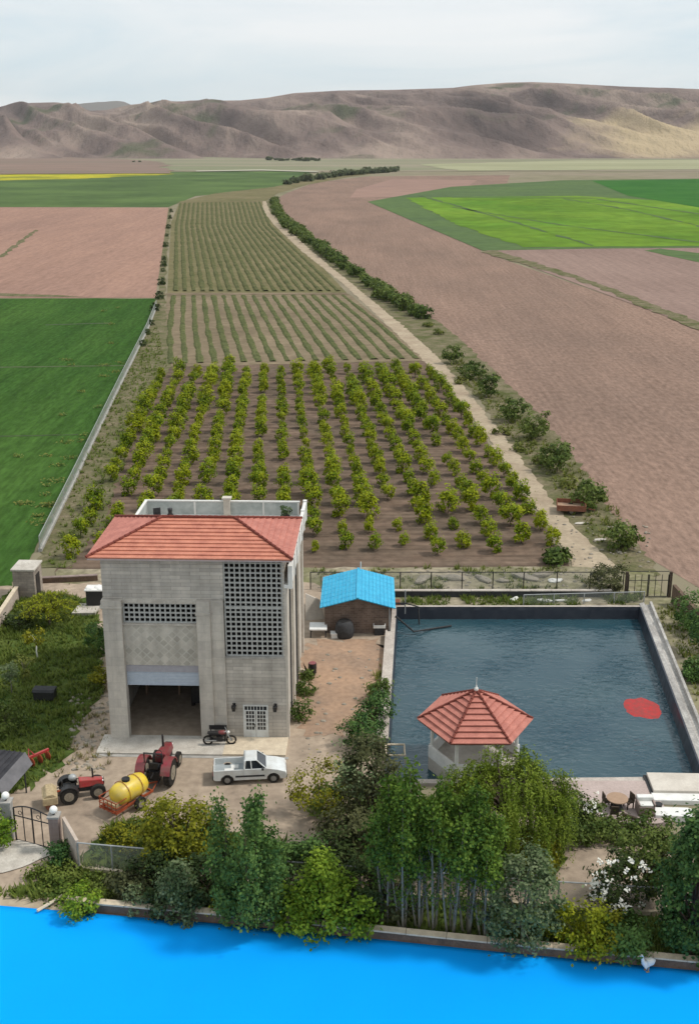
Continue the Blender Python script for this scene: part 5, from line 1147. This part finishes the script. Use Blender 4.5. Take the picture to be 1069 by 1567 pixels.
def spires(e, h, th, spread, n, leafm, bark, sr=.62, low=True):
    mb = MB(); t = MB()
    for j in range(n):
        a = 6.28 * j / n + rng.uniform(-.5, .5); hh = h * (1 if j == 0 else rng.uniform(.68, .95)); q = Vector((math.cos(a) * spread, math.sin(a) * spread, th)) * (1 if j else .3); q.z = th
        lean = rng.uniform(1.0, 1.35); top = Vector((q.x * lean, q.y * lean, hh)); rr = sr * rng.uniform(.75, 1.2)
        t.tube([(0, 0, -.05), Vector((q.x * .35, q.y * .35, .3)), q, top], [.085, .07, .05, .012], 7)
        z0 = th * rng.uniform(.75, 1.1); L = hh - z0
        for c in range(int(24 * L / 4)):
            u = rng.random(); w = rr * (math.sin(math.pi * (u * .86 + .1)) ** .7); b = rng.uniform(0, 6.28); k = rng.uniform(.2, 1)
            p = Vector((q.x * (1 + (lean - 1) * u), q.y * (1 + (lean - 1) * u), z0 + L * u)) + Vector((math.cos(b) * w * k, math.sin(b) * w * k, 0))
            if c % 3 == 0: t.tube([(q.x, q.y, p.z - .7), p], [.022, .006], 5)
            for _ in range(54):
                o = Vector((rng.gauss(0, .5), rng.gauss(0, .5), rng.gauss(0, .75))) * .42
                mb.leaf(p + o, Vector((math.cos(b), math.sin(b), .5)) + rdir() * .9, .1 * rng.uniform(.6, 1.3))
        if low:
            for _ in range(9):
                s_ = rng.uniform(.15, .95); st = q * s_; a2 = rng.uniform(0, 6.28); en = st + Vector((math.cos(a2) * .4, math.sin(a2) * .4, rng.uniform(.7, 1.4))); t.tube([st, en], [.02, .007], 5)
                for _ in range(12): mb.leaf(en + Vector((rng.gauss(0, .18), rng.gauss(0, .18), rng.gauss(0, .2))), rdir() + Vector((0, 0, .4)), .08)
    t.build('trunk', bark, e, smooth=True); mb.build('crown', leafm, e)
spires(empty('poplar_tree', G(385, 1420), 0, 'dense dark green upright tree in front of the pickup truck', 'tree'), 7.7, 1.2, 1.15, 7, 'leaf_dense', 'bark_dark', .85, False)
# group of poplars with pale trunks
pop = [(592, 1418, 9.0, 1.15, 4.2, 'leftmost of the pale trunked poplars, growing by the very dark shrub'), (617, 1424, 10.3, 1.25, 4.3, 'tallest left poplar with pale trunk, its tip beside the blue grey block'), (642, 1428, 8.7, 1.2, 4.0, 'pale trunked poplar, third from the left in the front group'),
       (664, 1430, 9.6, 1.3, 4.2, 'pale trunked poplar in the middle of the front group'), (690, 1432, 9.4, 1.35, 4.2, 'pale trunked poplar in front of the gazebo parapet'), (714, 1436, 8.6, 1.3, 3.8, 'pale trunked poplar whose tip covers the left of the willow'), (742, 1438, 7.6, 1.4, 3.0, 'bright topped poplar at the right end of the pale trunk group')]
for k, (px, py, h, r, th, lab) in enumerate(pop):
    b = G(px, py + rng.uniform(-8, 6)); e = empty('poplar_tree', b, 0, lab, 'tree', 'poplars with pale trunks behind the front wall')
    spires(e, h * rng.uniform(.84, 1.0), th * rng.uniform(.8, 1.25), r * .6, 4, 'leaf_poplar', 'bark_pale')
# willow
def willow(px, py, h, r, label):
    e = empty('willow_tree', G(px, py), 0, label, 'tree'); mb = MB(); cs = []
    lobes = [(rng.uniform(0, 6.28), rng.uniform(.35, .95), rng.uniform(.75, 1.0)) for _ in range(46)]
    for la, lq, lz in lobes:
        lc = Vector((math.cos(la) * r * lq, math.sin(la) * r * lq * .85, h * lz * (1 - .22 * lq ** 2))); cs.append(lc)
        for _ in range(70): mb.leaf(lc + Vector((rng.gauss(0, .42), rng.gauss(0, .42), rng.gauss(0, .2))), Vector((0, 0, .8)) + rdir() * .7, .11, .4)
        for s_ in range(17):
            a = rng.uniform(0, 6.28); p = lc + Vector((math.cos(a) * rng.uniform(.1, .75), math.sin(a) * rng.uniform(.1, .75), rng.uniform(-.15, .2)))
            L = rng.uniform(1.0, 4.2) * (.45 + .65 * lq); n = int(L / .075); out = Vector((p.x, p.y, 0)).normalized(); sway = Vector((rng.gauss(0, .08), rng.gauss(0, .08), 0))
            for jj in range(n):
                t = jj / n; c = p + out * (.35 * math.sin(min(1, t * 2.5) * 1.57)) + sway * t - Vector((0, 0, L * t ** 1.2))
                if c.z < .3: break
                for _ in range(2): mb.leaf(c + Vector((rng.gauss(0, .05), rng.gauss(0, .05), rng.gauss(0, .04))), out * .8 + Vector((0, 0, .3)) + rdir() * .45, .085, .38)
    limbs_mb((0, 0, -.05), (.1, 0, h * .45), cs, .26, 22, .3).build('trunk', 'bark_dark', e, smooth=True); mb.build('crown', 'leaf_willow', e)
willow(772, 1316, 6.5, 3.35, 'weeping willow with drooping yellow green branches in front of the gazebo')
shrub(G(862, 1283), 'round green bush at the right foot of the willow', 'leaf_shrub', 3.0, 1.9, 34, 46, .14, .5, name='bush', cat='bush')
shrub(G(822, 1338), 'upright olive green grassy shrub below the willow', 'leaf_olive', 2.8, 1.2, 26, 44, .15, .45, name='shrub', shape='vase')
e = shrub(G(892, 1262), 'white flowering bush at the left end of the pink terrace', 'leaf_shrub', 1.7, 1.3, 22, 36, .13, .4, name='flowering_bush', cat='bush')
mb = MB()
for _ in range(38):
    p = Vector((rng.gauss(-.2, .6), rng.gauss(-.1, .5), rng.uniform(1.1, 1.75)))
    for _ in range(5): mb.leaf(p + rdir() * .09, Vector((0, -.3, 1)) + rdir() * .5, .07)
mb.build('flower', 'petal', e)
tree('leafy_tree', G(797, 1450), 'grey green tree with pale leaf tips in front of the wall', 'tree', 'leaf_grey', 5.5, 1.9, .4, 64, 62, .58, .14, 'column', 'bark_pale', .12, 14)
shrub(G(887, 1458), 'yellow green bush at the front wall right of the grey green tree', 'leaf_yellow', 2.8, 1.6, 36, 46, .13, .5, name='yellow_bush', cat='bush')
shrub(G(925, 1464), 'olive bush with reddish tips right of the yellow green bush', 'leaf_olive', 2.3, 1.3, 26, 44, .13, .45, name='bush', cat='bush')
shrub(G(960, 1466), 'dark shrub behind the white goose at the front wall', 'leaf_dense', 2.3, 1.3, 32, 44, .14, .5, name='shrub')
e = tree('rose_bush', G(945, 1398), 'dark rose bush covered with white flowers behind the fence', 'bush', 'leaf_dark', 3.8, 1.6, .2, 36, 46, .5, .12, 'ell', r0=.06, nl=8)
mb = MB()
for _ in range(34):
    a = rng.uniform(3.3, 6.1); z = rng.uniform(.9, 3.9); q = 1.55 * math.sin(math.pi * min(1, z / 4.1)) ** .5
    p = Vector((math.cos(a) * q - .1, math.sin(a) * q, z))
    for _ in range(8): mb.leaf(p + Vector((rng.gauss(0, .1), rng.gauss(0, .1), rng.gauss(0, .07))), Vector((0, -.6, .8)) + rdir() * .6, .085)
mb.build('flower', 'petal', e)
tree('garden_tree', G(988, 1378), 'broad dark green tree beside the white rose bush', 'tree', 'leaf_shrub', 4.2, 1.8, .9, 46, 56, .55, .14, 'ell', r0=.1, nl=12)
tree('garden_tree', G(1056, 1472), 'large dark green tree at the right edge of the foreground', 'tree', 'leaf_dense', 8.3, 1.65, .5, 95, 76, .6, .15, 'column', 'bark_dark', .18, 18)
tree('garden_tree', G(1092, 1430), 'large green tree behind the foreground one, cut by the right edge', 'tree', 'leaf_poplar', 7.4, 1.9, .6, 70, 70, .62, .15, 'column', 'bark_dark', .16, 14)
for k, (px, py, h, r, lab) in enumerate(((905, 1280, 1.2, 1.4, 'low green bush below the terrace edge, nearest to the willow'), (950, 1285, 1.0, 1.5, 'low green bush below the middle of the terrace'), (998, 1290, 1.6, 1.7, 'low green bush below the white slab by the pool steps'))):
    shrub(G(px, py), lab, 'leaf_shrub', h, r, 22, 40, .14, .45, name='bush', cat='bush')
# goose on the front wall side
def goose():
    e = empty('goose', G(990, 1485, .2), R(200), 'white goose standing at the edge of the blue sheet under the right tree', 'goose')
    me = bpy.data.meshes.new('body'); vs = [(-.42, 0, .52), (-.25, 0, .5), (0, 0, .47), (.2, 0, .5), (.32, 0, .62), (.36, 0, .82), (.36, 0, .98), (.44, 0, 1.03), (.56, 0, 1.0)]
    me.from_pydata(vs, [(i, i + 1) for i in range(len(vs) - 1)], []); o = bpy.data.objects.new('body', me); col.objects.link(o); o.parent = e
    sm = o.modifiers.new('skin', 'SKIN'); rad = [.04, .16, .22, .19, .11, .065, .06, .075, .03]
    for v, r in zip(me.skin_vertices[0].data, rad): v.radius = (r, r)
    me.skin_vertices[0].data[2].use_root = True
    o.modifiers.new('sub', 'SUBSURF').levels = 2; o.modifiers['sub'].render_levels = 2; me.materials.append(M['white'])
    m = MB(); m.tube([(.58, 0, 1.0), (.68, 0, .98)], [.035, .012], 8); m.build('beak', 'straw_metal', e)
    for s in (-.09, .09): q = MB(); q.tube([(0, s, .32), (.02, s, 0)], .022, 6); q.box(-.03, .14, s - .05, s + .05, -.0, .02); q.build('leg', 'straw_metal', e)
goose()

# ------------------------------------------------------------------ lawn side
e = empty('feathery_palm', G(76, 958), 0, 'spreading yellow green feathery tree on the lawn in front of the booth', 'tree'); mb = MB(); t = MB()
t.tube([(0, 0, -.05), (0, .1, .7), (.05, 0, 1.3)], [.12, .1, .09], 8)
for k in range(46):
    a = rng.uniform(0, 6.28); L = rng.uniform(1.6, 2.7); ri = rng.uniform(.3, 1.4)
    prev = Vector((0, 0, 1.2)); t_pts = [prev]
    for j in range(1, 15):
        s = j / 14; c = Vector((math.cos(a) * L * s, math.sin(a) * L * s, 1.2 + ri * math.sin(s * 2.4) * 1.15 - .25 * s * s))
        for _ in range(7): mb.leaf(c + Vector((rng.gauss(0, .11), rng.gauss(0, .11), rng.gauss(0, .06))), Vector((0, 0, 1)) + rdir() * .8, .11, .4)
        t_pts.append(c)
    t.tube(t_pts[::7], [.04, .025, .01], 5)
t.build('trunk', 'bark_dark', e); mb.build('crown', 'leaf_yellow', e)
tree('sapling', G(59, 1010), 'small yellowish sapling with pale stem on the lawn', 'tree', 'leaf_olive', 2.9, .85, 1.3, 12, 30, .4, .13, 'ell', 'white', .07, 5)
tree('sapling', G(18, 1062), 'thin pale sapling at the left edge of the lawn', 'tree', 'leaf_grey', 2.6, .8, 1.1, 10, 26, .4, .13, 'ell', 'bark_pale', .06, 5)
tree('sapling', G(38, 1040), 'thin leafy sapling between the other two on the lawn', 'tree', 'weeds', 2.2, .8, .5, 10, 26, .4, .13, 'ell', 'bark_pale', .05, 5)
shrub(G(150, 1000), 'dark green bush against the left wall of the house', 'leaf_dense', 2.9, 1.15, 26, 40, .14, .45, name='bush', cat='bush')
shrub(G(148, 1050), 'low olive bush at the left corner of the house', 'leaf_olive', 1.5, .8, 12, 34, .13, .4, name='bush', cat='bush')
shrub(G(30, 960), 'dark low bush below the boundary wall at the left', 'leaf_dark', 1.3, 1.6, 18, 36, .15, .45, name='bush', cat='bush')
shrub(G(5, 1120), 'leafy bush at the left edge above the awning', 'leaf_shrub', 2.0, 1.6, 20, 36, .15, .5, name='bush', cat='bush')
shrub(G(-4, 1300), 'bright green bush at the left edge beside the grey gate pillar', 'leaf_bright', 3.0, 1.0, 24, 40, .14, .45, name='bush', cat='bush')
shrub(G(92, 1325), 'dark green shrub at the foot of the brown gate pillar', 'leaf_dense', 1.3, .95, 18, 40, .13, .4, name='shrub')
for k, (px, py, r) in enumerate(((70, 1352, 1.2), (105, 1362, 1.4), (140, 1368, 1.3), (165, 1375, 1.0), (100, 1345, 1.0))):
    shrub(G(px, py), 'low green grassy clump between the gate paving and the front wall', 'grass', .6, r, 16, 44, .14, .45, name='grass_clump', cat='plant', group='grassy clumps below the gate')
for k, (px, py, h, r, lab) in enumerate(((468, 1062, 1.0, .8, 'green weed bush at the foot of the side wall, below the drum'), (462, 1100, 1.4, .9, 'dark weed bush at the foot of the side wall near the porch'), (470, 1040, .7, .6, 'small weed at the side wall just below the drum'))):
    shrub(G(px, py), lab, 'leaf_shrub', h, r, 12, 34, .13, .4, name='weed_bush', cat='weed')
shrub(G(190, 1290), 'olive green low bush between the sprayer and the mesh fence', 'leaf_olive', 1.1, 1.4, 20, 40, .13, .45, name='bush', cat='bush')
shrub(G(215, 1288), 'olive green low bush at the left foot of the round tree', 'leaf_shrub', 1.2, 1.1, 18, 40, .13, .45, name='bush', cat='bush')
# right edge
for px, py, h, r, lab in ((1058, 965, 3.6, 2.0, 'dark green bush right of the pool below the far gate'), (1085, 1000, 4.2, 2.2, 'large dark bush cut by the right edge beside the pool'), (1066, 1040, 1.6, 1.3, 'low olive bush at the right edge beside the pool wall'), (930, 905, 2.6, 1.9, 'dark brown bush left of the far metal gate')):
    shrub(G(px, py), lab, 'leaf_brown' if 'brown' in lab else 'leaf_dense', h, r, 30, 44, .15, .5, name='bush', cat='bush')

# ------------------------------------------------------------------ grass and weeds
def inside(p, poly):
    c = False; n = len(poly)
    for i in range(n):
        a, b = poly[i], poly[i - 1]
        if (a.y > p.y) != (b.y > p.y) and p.x < (b.x - a.x) * (p.y - a.y) / (b.y - a.y) + a.x: c = not c
    return c
def scatter(name, poly, dens, mat, label, size, z=.1, blades=5, gate=None):
    P = [G(*q) for q in poly]; x0, x1 = min(p.x for p in P), max(p.x for p in P); y0, y1 = min(p.y for p in P), max(p.y for p in P); mb = MB()
    for _ in range(int((x1 - x0) * (y1 - y0) * dens)):
        p = Vector((rng.uniform(x0, x1), rng.uniform(y0, y1), z))
        if not inside(p, P) or noise.noise(p * .35 + Vector((3, 7, 0))) < (gate if gate is not None else -1): continue
        s = size * rng.uniform(.5, 1.3) * (1 + .6 * noise.noise(p * .5))
        for _ in range(blades):
            a = rng.uniform(0, 6.28); d = Vector((math.cos(a), math.sin(a), 0)); w = Vector((-d.y, d.x, 0)) * s * .16; q = p + d * rng.uniform(0, s * .4)
            mb.add([q - w, q + w, q + d * s * .55 + Vector((0, 0, s)) * rng.uniform(.6, 1)], [(0, 1, 2)])
    return tag(mb.build(name, mat), label, 'grass', kind='stuff')
scatter('lawn_grass', [(-60, 1240), (55, 1205), (95, 1165), (130, 1100), (158, 1060), (150, 945), (120, 915), (20, 905), (-60, 960)], 16, 'grass', 'rough green grass on the lawn left of the house', .36)
scatter('dry_grass', [(80, 1200), (170, 1180), (165, 1050), (120, 1080)], 3, 'dry_grass', 'dry straw grass at the edge of the lawn', .3)
scatter('grass', [(-30, 1375), (60, 1350), (110, 1305), (150, 1330), (330, 1350), (850, 1390), (1069, 1425), (1069, 1488), (740, 1448), (330, 1406), (120, 1384)], 14, 'grass', 'green grass along the front wall', .45, .12)
scatter('grass', [(215, 1330), (130, 1330), (140, 1300), (175, 1262), (235, 1255), (330, 1275), (505, 1300), (560, 1200), (610, 1215), (870, 1290), (850, 1340), (640, 1345), (400, 1340)], 9, 'grass', 'green grass under the garden trees', .42, .1)
scatter('grass', [(612, 934), (980, 926), (980, 910), (612, 914)], 14, 'grass', 'green grass strip between the pool and the low dark wall', .42, .06, gate=-.12)
scatter('grass', [(100, 895), (480, 895), (480, 870), (880, 870), (930, 905), (620, 908)], 5, 'weeds', 'patchy weeds on the strip in front of the orchard', .4, .06, gate=.0)
scatter('grass', [(1000, 930), (1069, 930), (1120, 1120), (1069, 1080), (1030, 990)], 7, 'weeds', 'weeds on the bank right of the pool', .4, .08, gate=-.1)
scatter('grass', [(540, 1160), (590, 1150), (592, 1010), (575, 1030), (555, 1090), (535, 1110)], 6, 'weeds', 'weeds along the outside of the left pool wall', .35, .09)
scatter('grass', [(690, 560), (700, 545), (900, 730), (960, 800), (960, 870), (900, 820), (840, 740)], 1.6, 'weeds', 'weeds on the verge beside the dirt path', .5, .04)
scatter('grass', [(70, 870), (110, 870), (160, 800), (215, 640), (255, 560), (240, 500), (225, 510), (185, 592), (115, 738)], 1.6, 'grass', 'tall weeds between the wire fence and the orchard', .45, .05)
mb = MB()
for k in range(34):
    u = rng.random() * .8; py = 470 + 400 * u ** .8; edge = interp([(470, 236), (592, 180), (738, 110), (850, 55)], py); px = edge - rng.expovariate(1 / 45) - 10
    p = G(px, py); r = rng.uniform(.5, 1.2)
    for _ in range(int(45 * r)): mb.leaf(p + Vector((rng.gauss(0, r * .6), rng.gauss(0, r * .45), rng.uniform(.05, .45))), Vector((0, 0, 1)) + rdir() * .7, .16)
tag(mb.build('field_weeds', 'weeds'), 'pale green weed patches in the dark green wheat near the fence', 'weeds', kind='stuff')

# ------------------------------------------------------------------ air, sky, sun
def haze():
    m = bpy.data.materials.new('haze'); nt, N, L = nodes(m); out = N.new('ShaderNodeOutputMaterial'); v = N.new('ShaderNodeVolumePrincipled')
    v.inputs['Color'].default_value = (.86, .89, .93, 1); v.inputs['Density'].default_value = HAZE; v.inputs['Anisotropy'].default_value = .2; L.new(v.outputs[0], out.inputs['Volume'])
    mb = MB(); mb.box(-9000, 9000, -150, 9000, -3, 420); o = mb.build('haze', m); tag(o, kind='stuff')
HAZE = 0.000038
haze()
EL, AZ = R(54), R(86)     # sun elevation, azimuth clockwise from +Y (to the right and behind the scene)
w = bpy.data.worlds.new('World'); scn.world = w; w.use_nodes = True; nt = w.node_tree; N, L = nt.nodes, nt.links; N.clear()
out = N.new('ShaderNodeOutputWorld'); bg = N.new('ShaderNodeBackground'); L.new(bg.outputs[0], out.inputs[0])
sky = N.new('ShaderNodeTexSky'); sky.sky_type = 'NISHITA'; sky.sun_disc = False; sky.sun_elevation = EL; sky.sun_rotation = AZ; sky.dust_density = 2.0; sky.altitude = 1200
tc = N.new('ShaderNodeTexCoord'); mp = N.new('ShaderNodeMapping'); mp.inputs['Scale'].default_value = (1, 1, 5.5); L.new(tc.outputs['Generated'], mp.inputs[0])
n1 = N.new('ShaderNodeTexNoise'); n1.inputs['Scale'].default_value = 3.2; n1.inputs['Detail'].default_value = 7; n1.inputs['Roughness'].default_value = .55; n1.inputs['Distortion'].default_value = .6; L.new(mp.outputs[0], n1.inputs['Vector'])
cr = ramp(N, [(.32, (5.9, 6.9, 7.4)), (.5, (7.1, 7.6, 7.8)), (.68, (8.1, 8.2, 8.2))]); L.new(n1.outputs[0], cr.inputs[0])
mx = N.new('ShaderNodeMix'); mx.data_type = 'RGBA'; mx.inputs[0].default_value = .88; L.new(sky.outputs[0], mx.inputs[6]); L.new(cr.outputs[0], mx.inputs[7])
L.new(mx.outputs[2], bg.inputs[0]); bg.inputs[1].default_value = .122
sd = bpy.data.lights.new('sun', 'SUN'); sd.energy = 2.6; sd.angle = R(7); sd.color = (1, .95, .87)
so = bpy.data.objects.new('sun', sd); col.objects.link(so)
dirv = Vector((math.sin(AZ) * math.cos(EL), math.cos(AZ) * math.cos(EL), math.sin(EL)))
so.rotation_euler = (-dirv).to_track_quat('-Z', 'Y').to_euler(); so.location = (60, 60, 120)
scn.view_settings.view_transform = 'Standard'; scn.view_settings.look = 'None'; scn.view_settings.exposure = 0.0; scn.view_settings.gamma = 1
scn.cycles.max_bounces = 6; scn.cycles.volume_bounces = 0; scn.cycles.transparent_max_bounces = 12
